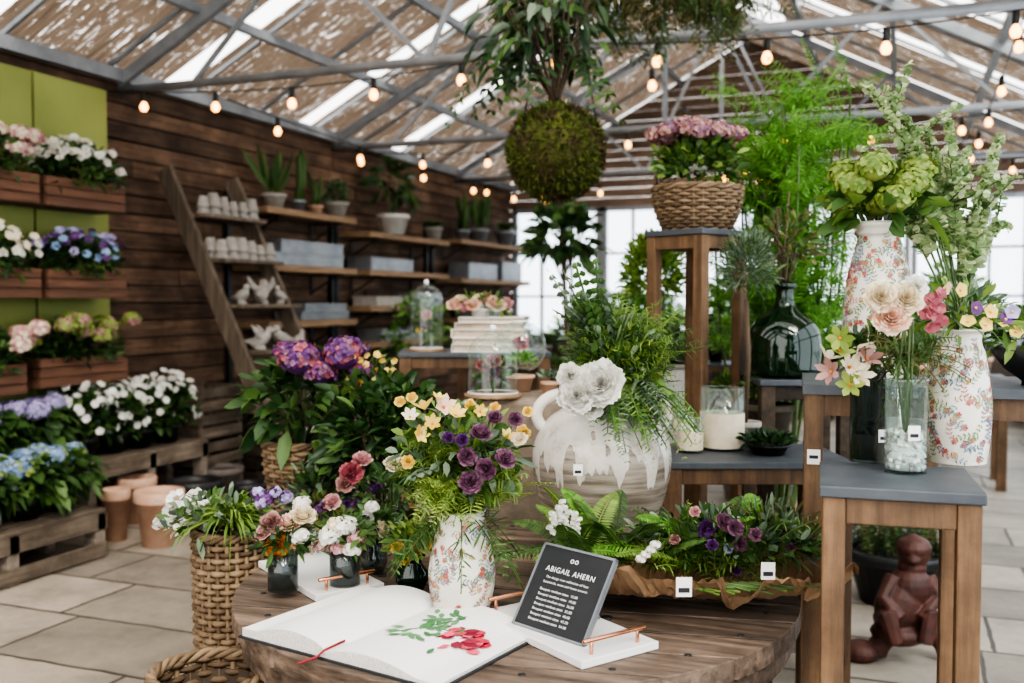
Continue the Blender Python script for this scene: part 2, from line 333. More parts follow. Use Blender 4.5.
def reedm():
    m,nt,b,o=newmat('reed_screen'); n=noise(nt,tc(nt,(2.,75,2.)),1.4,3,.6); n2=noise(nt,tc(nt,(7,12,3)),1.6,6,.75)
    r=ramp(nt,n,[(.3,(.085,.06,.045)),(.7,(.4,.3,.22))]); nt.links.new(r.outputs[0],b.inputs['Base Color']); b.inputs['Roughness'].default_value=.9
    t=nd(nt,'ShaderNodeBsdfTranslucent'); nt.links.new(r.outputs[0],t.inputs[0]); mx=nd(nt,'ShaderNodeMixShader'); mx.inputs[0].default_value=.2
    nt.links.new(b.outputs[0],mx.inputs[1]); nt.links.new(t.outputs[0],mx.inputs[2])
    ad=nd(nt,'ShaderNodeMath',operation='ADD'); nt.links.new(n,ad.inputs[0]); nt.links.new(n2,ad.inputs[1])
    th=nd(nt,'ShaderNodeMath',operation='GREATER_THAN'); th.inputs[1].default_value=1.19; nt.links.new(ad.outputs[0],th.inputs[0])
    tr=nd(nt,'ShaderNodeBsdfTransparent'); m3=nd(nt,'ShaderNodeMixShader'); nt.links.new(th.outputs[0],m3.inputs[0]); nt.links.new(mx.outputs[0],m3.inputs[1]); nt.links.new(tr.outputs[0],m3.inputs[2]); nt.links.new(m3.outputs[0],o.inputs[0]); return m
reed=reedm()
bulbm=plain('warm_bulb',(1.,.44,.11),.3,em=7)
# ---------------------------------------------------------------- room
XL=-5.25; XR=1.45; XC=-1.93; YB=13.5; ZE=3.05; ZR=4.8; Y0=-2.5
mb=MB(); box(mb,(-1.9,6,-.05),(9,20,.1),pav); mb.fin('floor')
mb=MB(); z=0.
while z<3.1:
    h=.13; y=Y0-rng.random()*2
    while y<YB:
        L=1.8+rng.random()*2.2; y2=min(y+L,YB); xx=XL-.02+rng.random()*.018
        box(mb,(xx,(y+y2)/2,z+h/2),(.03,y2-y-.006,h-.012),wWall); y=y2
    z+=h
box(mb,(XL-.07,(Y0+YB)/2,1.55),(.04,YB-Y0,3.1),wDark); mb.fin('wall_left')
mb=MB()
box(mb,((XL+XR)/2,YB+.03,.45),(XR-XL,.1,.9),wDark)
z=2.75
def gx(zz): 
    f=max(0,(zz-ZE)/(ZR-ZE)); return XL+f*(XC-XL),XR-f*(XR-XC)
while z<ZR+.04:
    h=.13; za,zb=z,min(z+h-.008,ZR+.08); a0,b0=gx(za-.08); a1,b1=gx(zb-.08); yy=YB+rng.random()*.01
    v=[(a0,yy,za),(b0,yy,za),(b0,yy+.03,za),(a0,yy+.03,za),(a1,yy,zb),(b1,yy,zb),(b1,yy+.03,zb),(a1,yy+.03,zb)]
    mb.add(v,BF,wGab); z+=h
mb.fin('wall_back')
nw=5
for i in range(nw):
    mb=MB(); w=(XR-XL)/nw; x0=XL+i*w; x1=x0+w
    for x in (x0+.04,x1-.04): box(mb,(x,YB,1.82),(.07,.08,1.84),steel)
    for zz in (.93,2.72): box(mb,((x0+x1)/2,YB,zz),(w-.01,.08,.06),steel)
    for k in (1,2): box(mb,(x0+w*k/3,YB,1.82),(.03,.05,1.8),blk)
    for zz in (1.5,2.1): box(mb,((x0+x1)/2,YB,zz),(w-.14,.04,.03),blk)
    box(mb,((x0+x1)/2,YB+.01,1.82),(w-.1,.006,1.76),glassW)
    mb.fin('window_%d'%(i+1))
mb=MB(); box(mb,(XR+.03,(Y0+YB)/2,.3),(.08,YB-Y0,.6),wDark); mb.fin('wall_right')
k=0
y=Y0
while y<YB-.1:
    mb=MB(); y2=y+1.6
    for yy in (y+.04,y2-.04): box(mb,(XR+.03,yy,1.82),(.07,.07,2.4),steel)
    for zz in (.64,1.8,3.0): box(mb,(XR+.03,(y+y2)/2,zz),(.06,1.58,.05),steel)
    box(mb,(XR+.03,(y+y2)/2,1.82),(.006,1.5,2.3),glassW)
    mb.fin('window_%d'%(6+k)); k+=1; y=y2
mb=MB()
def roofz(x): return ZE+(x-XL)/(XC-XL)*(ZR-ZE) if x<XC else ZE+(XR-x)/(XR-XC)*(ZR-ZE)
def rquad(xa,xb,ya,yb,off,m):
    mb.add([(xa,ya,roofz(xa)+off),(xb,ya,roofz(xb)+off),(xb,yb,roofz(xb)+off),(xa,yb,roofz(xa)+off)],np.array([[0,1,2,3]]),m)
y=Y0-.1; i=0
while y<YB:
    L=1.62 if y>2.5 else .9; y2=min(y+L,YB)
    rquad(XL-.1,XC,y,y2,.09+rng.random()*.02,reed); 
    if i%3!=1: rquad(XC,XR,y+.3,y2+.1,.09,reed)
    else: rquad(XC+.7,XR,y+.3,y2+.1,.09,reed)
    y+=L+(.2 if y>2.5 else .9); i+=1
mb.fin('ceiling')
mb=MB()
for x in (XL+.02,XR): beam(mb,(x,Y0,ZE),(x,YB,ZE),.09,.09,steel)
for x in (-4.53,-3.7,-2.8,-1.93,-1.0,-.1,.7): beam(mb,(x,Y0,roofz(x)+.02),(x,YB,roofz(x)+.02),.05,.07,steel)
y=Y0
while y<YB:
    for xa,xb in ((XL,XC),(XC,XR)): beam(mb,(xa,y,roofz(xa)+.055),(xb,y,roofz(xb)+.055),.03,.03,steel)
    y+=.9
mb.fin('trim_1')
for yy in (2.8,5.7,8.6,11.5):
    mb=MB(); zt=2.95
    tube(mb,[(XL,yy,zt),(XR,yy,zt)],.03,steel,10)
    for xa,xb in ((XL,XC),(XC,XR)): beam(mb,(xa,yy,roofz(xa)-.04),(xb,yy,roofz(xb)-.04),.05,.08,steel)
    q=[-4.6,-3.7,-2.8,XC,-1.06,-.16,.74]
    for a,b_ in zip(q[:-1],q[1:]):
        lo=a if q.index(a)%2==0 else b_; hi=b_ if lo==a else a
        beam(mb,(lo,yy,zt),(hi,yy,roofz(hi)-.05),.03,.03,steel,up=V3(0,1,0))
    beam(mb,(XC,yy,zt),(XC,yy,ZR-.05),.04,.04,steel,up=V3(0,1,0))
    mb.fin('roof_truss')
mb=MB()
def strand(a,b,n,sag):
    a=np.array(a,float);b=np.array(b,float); t=np.linspace(0,1,n*4+1)[:,None]
    P=a+(b-a)*t-UP*sag*np.abs(np.sin(pi*t*max(1,n//4)))
    tube(mb,P,.005,blk,4)
    for i in range(2,len(P)-1,4):
        p=P[i]; lathe(mb,p-UP*.07,[(0,.07),(.016,.07),(.018,.01),(.014,0)],blk,8)
        lathe(mb,p-UP*.135,[(0,0),(.018,.006),(.027,.026),(.024,.045),(.012,.066)],bulbm,12)
strand((XL+.1,5.5,2.9),(XR-.05,5.5,2.95),11,.1); strand((XL+.1,8.4,2.9),(XR-.05,8.4,2.95),10,.12); strand((XL+.15,11.3,2.9),(XR-.05,11.3,2.9),9,.1)
strand((-4.4,5.8,2.85),(-4.4,13.2,2.85),6,.1); strand((-1.5,5.8,2.95),(-1.5,13,3.0),7,.15); strand((.6,5.8,3.0),(.6,13,3.0),7,.12)
mb.fin('string_lights')
for a,b_ in ((3.3,4.02),(4.03,4.73),(4.75,5.36)):
    mb=MB(); box(mb,(-5.06,(a+b_)/2,1.52),(.03,b_-a,2.7),green)
    for yy in (a+.03,b_-.03): box(mb,(-5.1,yy,1.43),(.05,.04,2.86),green)
    box(mb,(-5.1,(a+b_)/2,2.86),(.05,b_-a,.04),green)
    mb.fin('green_display_panel',bevel=.003)
def planter(name,ya,yb,zb,kind):
    mb=MB(); x=-4.9; d=.24; h=.18
    for k in range(3): 
        box(mb,(x+d/2,(ya+yb)/2,zb+.03+k*.06),(.015,yb-ya,.054),wBox)
        for yy in (ya,yb): box(mb,(x,yy,zb+.03+k*.06),(d,.015,.054),wBox)
    box(mb,(x-d/2,(ya+yb)/2,zb+h/2),(.015,yb-ya,h),wBox); box(mb,(x,(ya+yb)/2,zb+.01),(d,yb-ya,.02),wBox); box(mb,(x,(ya+yb)/2,zb+h*.8),(d-.03,yb-ya-.03,.02),soil)
    c=V3(x+.04,(ya+yb)/2,zb+h+.05); rad=(.17,(yb-ya)/2,.17)
    bush(mb,c,rad,700,.07,.035,[gM,gD],up=.5)
    if kind in('pink','yellowpink'):
        ms={'pink':[pP,pC],'yellowpink':[pD,gY,gY]}[kind]
        for i in range(12):
            p=c+V3((rng.random()-.3)*.3,(i/11-.5)*(yb-ya)*.95,.03+.15*rng.random()); hydr(mb,p,.06,ms,50)
    else:
        ms={'white':[pW],'cream':[pW,pC],'violet':[pL,pB,pU]}[kind]
        for m in ms:
            n2=110//len(ms); d_=rdir(n2,.3,-.2); P=c+d_*np.array(rad)*(.9+.4*rng.random((n2,1))); flowers(mb,P,nrm(d_+V3(.5,-.4,.3)+rng.normal(size=(n2,3))*.4),.032,m,5,.8,pY if m is pW else None)
    mb.fin(name)
planter('pink_hydrangea_planter',3.85,4.52,2.02,'pink'); planter('white_flower_planter',4.57,5.22,2.02,'white')
planter('cream_flower_planter',3.85,4.52,1.46,'cream'); planter('violet_flower_planter',4.57,5.22,1.46,'violet')
planter('pink_hydrangea_planter',3.85,4.4,.9,'pink'); planter('lime_hydrangea_planter',4.5,5.22,.92,'yellowpink')
def bench(name,xa,xb,ya,yb,zt,m=wGrey,my=None):
    mb=MB(); n=max(2,int((xb-xa)/.11)); w=(xb-xa)/n
    for i in range(n): box(mb,(xa+(i+.5)*w,(ya+yb)/2,zt-.012),(w-.015,yb-ya,.024),my or wDark)
    for y in (ya+.04,(ya+yb)/2,yb-.04):
        box(mb,((xa+xb)/2,y,zt-.07),(xb-xa,.06,.09),m)
        for x in (xa+.05,xb-.05): box(mb,(x,y,(zt-.115)/2),(.08,.07,zt-.115),m)
    box(mb,(xb-.012,(ya+yb)/2,zt-.07),(.024,yb-ya,.09),my or m)
    box(mb,(xb-.012,(ya+yb)/2,.05),(.024,yb-ya,.08),my or m)
    return mb.fin(name,bevel=.003)
bench('pallet_bench',-4.62,-4.15,3.1,4.36,.28,my=wGY); bench('pallet_bench',-5.03,-4.66,3.1,4.6,.46,my=wGY)
bench('slatted_bench',-5.03,-4.62,4.7,5.85,.45,my=wGY)
def potted(name,c,r,ph,kind,pm=blackp,s=1.):
    mb=MB(); c=np.asarray(c,float); pot(mb,c,r,ph,pm,soil); t=c+UP*ph
    if kind[0]=='h':
        ms={'hb':[pB,pB,gY],'hl':[pL]}[kind]
        bush(mb,t+UP*.08*s,(.19*s,.19*s,.12*s),230,.11*s,.065*s,[gM,gD,gM],up=.1,droop=.5)
        for i in range(6):
            a=i*1.05+rng.random(); q=.13*s if i else 0; hydr(mb,t+V3(q*math.cos(a),q*math.sin(a),(.15+.05*rng.random())*s),.068*s,ms,70)
        stems(mb,t-UP*.02,t+UP*.1*s,(.12*s,.12*s,.06*s),7,.004,stm)
    if kind=='w':
        bush(mb,t+UP*.1,(.18*s,.19*s,.18*s),440,.08,.04,[gD,gM]); n=58; d_=rdir(n,.2,-.4); flowers(mb,t+UP*.1+d_*np.array([.2,.21,.22])*s*(.85+.3*rng.random((n,1))),nrm(d_+V3(.4,-.4,.2)+rng.normal(size=(n,3))*.4),.03,pW,5,.85)
    mb.fin(name)
for y in (3.4,3.7,3.98,4.24): 
    potted('potted_blue_hydrangea',(-4.38+rng.random()*.06,y,.28),.09,.12,'hb')
for y in (3.5,3.85,4.17,4.47): potted('potted_lilac_hydrangea',(-4.82,y,.46),.09,.14,'hl',s=1.1)
for y in (4.85,5.1,5.35,5.62): potted('potted_white_impatiens',(-4.8,y,.45),.09,.13,'w',s=1.1)
def crate(name,x,y,z,w,l,h,m=wGY):
    mb=MB()
    for k in range(int(h/.1)):
        zz=z+.05+k*.1
        for xx in (x-w/2,x+w/2): box(mb,(xx,y,zz),(.015,l,.075),m)
        for yy in (y-l/2,y+l/2): box(mb,(x,yy,zz),(w,.015,.075),m)
    for xx in (x-w/2+.02,x+w/2-.02):
        for yy in (y-l/2+.02,y+l/2-.02): box(mb,(xx,yy,z+h/2),(.03,.03,h),m)
    box(mb,(x,y,z+.01),(w,l,.018),m); mb.fin(name,bevel=.002)
crate('wooden_crate',-4.98,6.2,0,.4,.5,.4); crate('wooden_crate',-4.98,6.2,.41,.4,.5,.4); crate('wooden_crate',-4.95,6.8,0,.45,.45,.5,wDark)
def tpot(px,py,w,h,m=terra,name='terracotta_pot'):
    mb=MB(); c=Wz(px,py,0); d=np.dot(c,AX); r=w/2*d/F/1.09; pot(mb,c,r,h*d/F,m,soil); mb.fin(name)
tpot(160,545,50,56); tpot(137,522,40,46); tpot(116,540,30,52)
gp=plain('grey_pot',(.2,.17,.15),.8)
tpot(195,517,56,38,blackp,'black_plant_pot'); tpot(222,496,44,30,gp,'grey_plant_pot'); tpot(248,512,38,30,blackp,'black_plant_pot')
# ---------------------------------------------------------------- ladder
mb=MB(); e=V3(1.12,0,-2.33); top=lambda y: V3(-5.12,y,2.36)
ya,yb=6.05,6.85
for y in (ya,yb):
    a=top(y)+e*-.03; b_=top(y)+e*.995; ex=nrm(b_-a); obox(mb,(a+b_)/2,(np.linalg.norm(b_-a),.045,.13),ex,V3(0,1,0),nrm(np.cross(ex,V3(0,1,0))),wGreyZ)
steps=[]
for f in (.12,.265,.41,.555,.70,.845):
    p=top((ya+yb)/2)+e*f; box(mb,p+V3(.06,0,0),(.26,yb-ya-.04,.028),wGreyZ); steps.append(p+V3(.06,0,.014))
mb.fin('ladder_shelf',bevel=.003)
for si,nn,rr_ in ((0,6,1),(1,6,2)):
    mb=MB()
    for r_ in range(rr_):
        for i in range(nn):
            c=steps[si]+V3(.04-.1*r_,-.3+i*.6/(nn-1),0); s=.8+.35*rng.random()
            for q in (0,.05): lathe(mb,c+UP*q*s,[(0,0),(.05*s,0),(.053*s,.02),(.048*s,.022),(.032*s,.1*s),(0,.1*s)],cement,14)
    mb.fin('stacked_small_pots')
def bird(name,c,s,h,m=cement,hl=1.):
    mb=MB(); c=np.asarray(c,float); f=V3(math.cos(h),math.sin(h),0)
    ell(mb,c+UP*.5*s,(.33*s,.3*s,.6*s),m,14,f+UP*.35*hl); ell(mb,c+f*.42*s+UP*.95*s,(.2*s,.2*s,.2*s),m)
    tube(mb,[c+f*.25*s+UP*.6*s,c+f*.42*s+UP*.95*s],[.22*s,.15*s],m,8)
    tube(mb,[c+f*.55*s+UP*.95*s,c+f*.8*s+UP*.9*s],[.09*s,.02*s],m,6); tube(mb,[c-f*.35*s+UP*.4*s,c-f*.95*s+UP*.4*s],[.2*s,.08*s],m,8)
    if hl>1:
        sd=V3(-f[1],f[0],0)
        for e in(-1,1): tube(mb,[c+UP*.6*s+sd*e*.2*s,c+UP*.95*s+sd*e*.5*s-f*.1*s,c+UP*1.25*s+sd*e*.55*s-f*.35*s],[.17*s,.15*s,.04*s],m,8)
    lathe(mb,c,[(0,0),(.3*s,0),(.25*s,.15*s),(.1*s,.25*s),(0,.3*s)],m,12); return mb.fin(name,remesh=.045*s)
for i,(si,yy,hh,sz,hl) in enumerate(((2,-.25,.3,.13,1),(2,0,2.6,.17,2.),(2,.24,-.8,.13,1),(3,-.25,1.,.15,2.),(3,0.02,-1,.16,1),(3,.25,2.2,.12,1),(4,-.2,0,.17,1),(4,.2,2,.14,2.),(5,0,1,.15,1))):
    bird('stone_bird_figurine',steps[si]+V3(.02,yy,0),sz,hh-.6,hl=hl)
# ---------------------------------------------------------------- wall shelves
def shelf(ya,yb,z,dep=.36):
    mb=MB(); box(mb,(XL+.02+dep/2,(ya+yb)/2,z),(dep,yb-ya,.055),wShelf)
    for y in (ya+.25,yb-.25):
        box(mb,(XL+.02+dep/2,y,z-.035),(dep-.02,.03,.012),blk); box(mb,(XL+.025,y,z-.12),(.012,.03,.2),blk); beam(mb,(XL+.03,y,z-.2),(XL+dep-.05,y,z-.04),.02,.012,blk)
    mb.fin('wall_shelf',bevel=.004)
for z in (2.2,1.72,1.24): shelf(6.95,8.4,z)
for z in (2.1,1.72,1.36,1.0): shelf(8.65,10.5,z)
for z in (2.15,1.68,1.2): shelf(10.85,13.2,z)
mb=MB()
for y in (6.88,8.5,8.58,10.6,10.75): box(mb,(XL+.03,y,1.55),(.04,.05,1.6),blk)
mb.fin('shelf_uprights')
def tray(y,z,l,h,w=.28,m=zinc):
    mb=MB(); x=XL+.2; box(mb,(x,y,z+.006),(w,l,.012),m)
    for xx in (x-w/2,x+w/2): box(mb,(xx,y,z+h/2),(.01,l,h),m)
    for yy in (y-l/2,y+l/2): box(mb,(x,yy,z+h/2),(w,.01,h),m)
    box(mb,(x,y,z+h-.01),(w+.02,l+.02,.02),m); mb.fin('galvanised_tray',bevel=.003)
tray(7.65,1.75,1.1,.11); tray(7.7,1.861,1.0,.11); tray(7.9,1.27,.8,.08); tray(7.9,1.351,.7,.07)
tray(9.2,1.75,.9,.13); tray(10.05,1.39,.6,.14); tray(9.2,1.39,.7,.1,m=cement); tray(11.6,1.71,.9,.2); tray(12.6,1.71,.7,.25); tray(9.4,1.03,.9,.12); tray(11.8,1.23,.9,.16)
def pplant(name,c,r,h,kind,pm,s=1.):
    mb=MB(); c=np.asarray(c,float); pot(mb,c,r,h,pm,soil); t=c+UP*h*.9
    if kind=='snake':
        n=16; D=nrm(rng.normal(size=(n,3))*[.25,.3,0]+UP); leaves(mb,t+rng.normal(size=(n,3))*[r*.3,r*.3,0],D,.4*s*(.6+.5*rng.random(n)),.05*s,gM)
    if kind=='cactus':
        for i in range(5):
            a=rng.random()*6; p=t+V3(math.cos(a)*r*.4,math.sin(a)*r*.4,0); tube(mb,[p,p+V3(.02,.01,.2*s),p+V3(.05*math.cos(a),.05*math.sin(a),.42*s*(.6+.5*rng.random()))],[.028*s,.032*s,.015*s],gM,8)
    if kind=='broad':
        stems(mb,t,t+UP*.2*s,(.15*s,.17*s,.15*s),10,.004,stm); bush(mb,t+UP*.22*s,(.13*s,.2*s,.2*s),60,.15*s,.08*s,[gD,gM],up=.3,droop=.5)
    if kind=='fern':
        for d in rdir(26,.7,0): frond(mb,t,d,.32*s*(.7+.4*rng.random()),gM,.05*s,.014,14,.5)
    if kind=='bushy': bush(mb,t+UP*.13*s,(.15*s,.17*s,.17*s),330,.06,.025,[gM,gG])
    return mb.fin(name)
xs_=-4.98
pplant('potted_snake_plant',(xs_,7.2,2.23),.1,.12,'snake',cement,1.1); pplant('potted_cactus',(xs_,7.55,2.23),.07,.1,'cactus',zinc,1.); pplant('potted_cactus',(xs_,7.85,2.23),.07,.08,'cactus',terra,.7)
pplant('potted_herb',(xs_,8.2,2.23),.11,.14,'bushy',cement,.7)
pplant('potted_rubber_plant',(-4.91,9.2,2.13),.16,.2,'broad',whitec,1.4); pplant('potted_small_fern',(-4.93,10.2,2.13),.1,.14,'fern',cement,.7)
pplant('potted_snake_plant',(xs_,11.6,2.18),.13,.16,'snake',zinc,1.3); pplant('potted_small_fern',(-4.9,12.3,2.18),.13,.18,'fern',zinc,.9); pplant('potted_cactus',(xs_,11.1,2.18),.1,.12,'cactus',zinc,1.)
pplant('potted_herb',(xs_,10.3,1.03),.12,.1,'bushy',terra,.6)
# ---------------------------------------------------------------- display furniture
def pedestal(name,xc,d,zt,w,dep,rot=0.,leg=.042,apr=.05,top=slate,tt=.022,lm=None,tg=False):
    lm=lm or wLeg
    mb=MB(); c=C(xc,d,0); R=TH+rot; ex=V3(math.cos(R),math.sin(R),0); ey=V3(-math.sin(R),math.cos(R),0)
    obox(mb,c+UP*(zt-tt/2),(w,dep,tt),ex,ey,UP,top)
    hw=w/2-leg/2-.006; hd=dep/2-leg/2-.006
    for sx in (-1,1):
        for sy in (-1,1): obox(mb,c+ex*sx*hw+ey*sy*hd+UP*(zt-tt)/2,(leg,leg,zt-tt),ex,ey,UP,lm)
    for s_ in (-1,1):
        obox(mb,c+ey*s_*hd+UP*(zt-tt-apr/2),(w-2*leg-.012,leg*.8,apr),ex,ey,UP,lm); obox(mb,c+ex*s_*hw+UP*(zt-tt-apr/2),(leg*.8,dep-2*leg-.012,apr),ex,ey,UP,lm)
    if tg:
        p=c-ex*hw-ey*(hd+leg/2+.002)+UP*(zt-.17); obox(mb,p,(.03,.002,.035),ex,ey,UP,wB); obox(mb,p-ey*.0015,(.02,.001,.008),ex,ey,UP,chalk)
    return mb.fin(name,bevel=.003)
ZS=1.1
pedestal('tall_plant_stand',.763,1.967,ZS,.29,.30,-.3)
pedestal('wide_plant_stand',1.06,2.45,1.25,.66,.42,-.28,tg=True)
pedestal('basket_pedestal',.70,3.78,1.71,.28,.28,.7)
pedestal('display_table',.76,3.25,.95,.6,.4,0,leg=.06)
pedestal('demijohn_pedestal',1.04,3.64,1.17,.34,.32,0,leg=.05,lm=wDark)
pedestal('books_table',-.18,4.75,1.21,.7,.45,.05,leg=.055)
pedestal('side_table',-.78,3.55,.72,.36,.38,.1,leg=.05)
mb=MB(); c=C(.06,3.5,0)
for k,(w,z0,z1) in enumerate(((.36,0,.3),(.35,.3,.62),(.34,.62,.9),(.36,.9,1.12))): box(mb,c+UP*(z0+z1)/2,(w,.34,z1-z0-.004),stone,TH+.08)
mb.fin('stone_plinth',bevel=.02)
# ---------------------------------------------------------------- round drum table
ZT=.74; TC=C(.01,2.48,0); R=.69
mb=MB(); pr=TH-.2; px_=V3(math.cos(pr),math.sin(pr),0); py_=V3(-math.sin(pr),math.cos(pr),0)
nb=11; w=2*R/nb
for i in range(nb):
    a=-R+i*w+.0045; b_=a+w-.009; ys=np.linspace(a,b_,5); xs=np.sqrt(np.maximum(R*R-ys**2,.02))
    pts=[(-x,y) for x,y in zip(xs,ys)][::-1]+[(x,y) for x,y in zip(xs,ys)]; k=len(pts)
    t=np.array([TC+px_*x+py_*y+UP*ZT for x,y in pts]); bt=t-UP*.045
    idx=np.arange(k); mb.add(np.concatenate([t,bt]),[idx[None],(idx[::-1]+k)[None],np.stack([idx,idx+k,(idx+1)%k+k,(idx+1)%k],1)],wDrum)
lathe(mb,TC,[(R-.02,ZT-.1),(R-.015,ZT-.047)],wDrum,48); lathe(mb,TC,[(0,ZT-.1),(R-.02,ZT-.1)],wDrum,48); lathe(mb,TC,[(0,ZT-.046),(R-.03,ZT-.046)],wDark,48)
for i in range(18):
    a=i*2*pi/18; p=TC+V3(.3*math.cos(a),.3*math.sin(a),0); box(mb,p+UP*(.08+(ZT-.1))/2,(.02,.1,ZT-.18),wGreyZ,a)
lathe(mb,TC,[(0,0),(R-.05,0),(R-.05,.08),(0,.08)],wGrey,40,False)
for i in range(8):
    a=i*pi/4+.2; lathe(mb,TC+V3(.35*math.cos(a),.35*math.sin(a),ZT),[(.014,0),(.014,.004),(0,.006)],blk,10)
for i in range(22):
    a=i*pi/11-.9; lathe(mb,TC+V3(.62*math.cos(a),.62*math.sin(a),ZT),[(.008,0),(.008,.002),(0,.003)],blk,10)
mb.fin('cable_drum_table',bevel=.0025)
# ---------------------------------------------------------------- on table
def board(name,corner,lx,ly,la,lb):
    mb=MB(); z=ZT; c=corner+lx*la/2+ly*lb/2
    obox(mb,c+UP*.009,(la,lb,.016),lx,ly,UP,marble)
    for s in (.02,la-.02):
        a=corner+lx*s+ly*lb*.2; b_=corner+lx*s+ly*lb*.8
        for p in (a,b_): tube(mb,[p+UP*.016,p+UP*.045],.004,copper,8)
        tube(mb,[a-ly*.02+UP*.045,b_+ly*.02+UP*.045],.005,copper,8)
    mb.fin(name,bevel=.003)
def dirC(x,d): return nrm(RX*x+AX*d)
lx=dirC(.57,-.82); ly=dirC(.82,.57)
board('marble_serving_board',C(-.08,2.19,ZT),lx,ly,.375,.2)
board('marble_serving_board',C(-.675,2.62,ZT),lx,ly,.375,.18)
mb=MB(); bl=C(.005,2.11,ZT+.0175); ex=nrm(C(.145,1.965,0)-C(.005,2.11,0)); back=dirC(.7,.7); ez=nrm(back*.101+UP*.152)
cS=bl+ex*.1+ez*.092; ey=nrm(np.cross(ez,ex))
obox(mb,cS,(.2,.008,.184),ex,ey,ez,chalk)
for s in(-1,1):
    obox(mb,cS+ex*s*.1,(.005,.012,.188),ex,ey,ez,zinc); obox(mb,cS+ez*s*.092,(.205,.012,.005),ex,ey,ez,zinc)
pr_=cS+ez*.05+ey*.006; beam(mb,pr_,V3(*(bl+ex*.1+back*.15)[:2],ZT+.02),.03,.004,zinc)
sign=mb.fin('chalkboard_sign')
chw=plain('chalk_white',(.85,.85,.85),.9)
def text(s,up,size,off=0.):
    cu=bpy.data.curves.new('lettering','FONT'); cu.body=s; cu.size=size; cu.align_x='CENTER'; cu.extrude=.0002; cu.space_character=1.15
    o=bpy.data.objects.new('lettering',cu); bpy.context.collection.objects.link(o); cu.materials.append(chw)
    n=-ey; p=cS+ez*up+ex*off+n*.0055
    M=Matrix((( ex[0],ez[0],n[0],p[0]),(ex[1],ez[1],n[1],p[1]),(ex[2],ez[2],n[2],p[2]),(0,0,0,1)))
    o.parent=sign; o.matrix_parent_inverse=Matrix.Identity(4); o.matrix_basis=Matrix.Translation(-sign.location)@M
text('oo',.062,.02); text('ABIGAIL AHERN',.035,.0172)
for k,(s,q) in enumerate((('The design icon collection of faux',.0075),('botanicals, vases and home accents',.0075))): text(s,.02-k*.011,q)
for k in range(7): text('Bouquet medium stem  %d.00'%(12+7*k),-.008-k*.011,.0078,-.01)
# open book
mb=MB(); sp=nrm(C(-.186,2.263,0)-C(-.395,1.945,0)); wd=dirC(.835,-.55); wd=nrm(wd-sp*np.dot(wd,sp)); s0=C(-.372,1.94,ZT); Lb=.375; Wb=.285
pagew=plain('page_block_edge',(.66,.64,.6),.8,c2=(.46,.44,.41),ns=200)
def prof_h(t,side):
    a=.024 if side<0 else .014; return a+.018*np.sin(pi*np.clip(t*1.25,0,1))**.8*np.clip(t*12,0,1)-.004*t
def page(side):
    n=22; t=np.linspace(0,1,n)**1.3; h=prof_h(t,side); h[0]=.014; w_=Wb*(.82 if side<0 else 1.)
    tp=[];bt=[]
    for l in (0,Lb):
        for i in range(n):
            p=s0+sp*l+wd*side*(t[i]*w_); tp.append(p+UP*h[i]); bt.append(p+UP*.004)
    V=np.array(tp+bt); q=[]; q2=[]
    for i in range(n-1):
        q+= [[i,i+1,n+i+1,n+i]]; q2+=[[2*n+i,2*n+n+i,2*n+n+i+1,2*n+i+1],[i,2*n+i,2*n+i+1,i+1],[n+i,n+i+1,3*n+i+1,3*n+i]]
    q2+=[[n-1,3*n-1,4*n-1,2*n-1]]
    mb.add(V,np.array(q),wB,True); mb.add(V,np.array(q2),pagew,False)
    obox(mb,s0+sp*Lb/2+wd*side*(w_/2+.003)+UP*.002,(w_+.008,Lb+.012,.004),wd,sp,UP,chalk)
page(-1); page(1)
inkR=leafmat('ink_red',(.5,.03,.06),(.75,.12,.18),0,.8); inkG=leafmat('ink_green',(.05,.18,.06),(.15,.32,.14),0,.8); inkD=leafmat('ink_dark_red',(.2,.01,.03),(.4,.03,.07),0,.8)
def inkp(u,v,l=.0015): return s0+wd*u*Wb+sp*v*Lb+UP*(float(prof_h(np.array(u),1))+l)
for k in range(40):
    u=.7+rng.normal()*.06; v=.56+rng.normal()*.08; a=rng.random()*6.28; leaves(mb,inkp(u,v,.0012+.00004*k),wd*math.cos(a)+sp*math.sin(a),.038,.028,[inkR,inkR,inkD][k%3],N=UP,cup=0)
for k in range(44):
    u=.42+rng.normal()*.1; v=.55+rng.normal()*.13; a=rng.random()*6.28; leaves(mb,inkp(u,v,.0012+.00002*k),wd*math.cos(a)+sp*math.sin(a),.032,.014,inkG,N=UP,cup=0)
tube(mb,[inkp(.2,.35),inkp(.35,.48),inkp(.5,.54),inkp(.68,.56)],.0012,inkG,4); tube(mb,[inkp(.35,.48),inkp(.5,.75)],.001,inkG,4)
rib=plain('red_ribbon',(.3,.02,.03),.6); tube(mb,[s0+UP*.02+sp*.06,s0+UP*.018,s0-sp*.015+UP*.008-wd*.005,s0-sp*.05-wd*.02+UP*.003],.003,rib,4)
mb.fin('open_book')
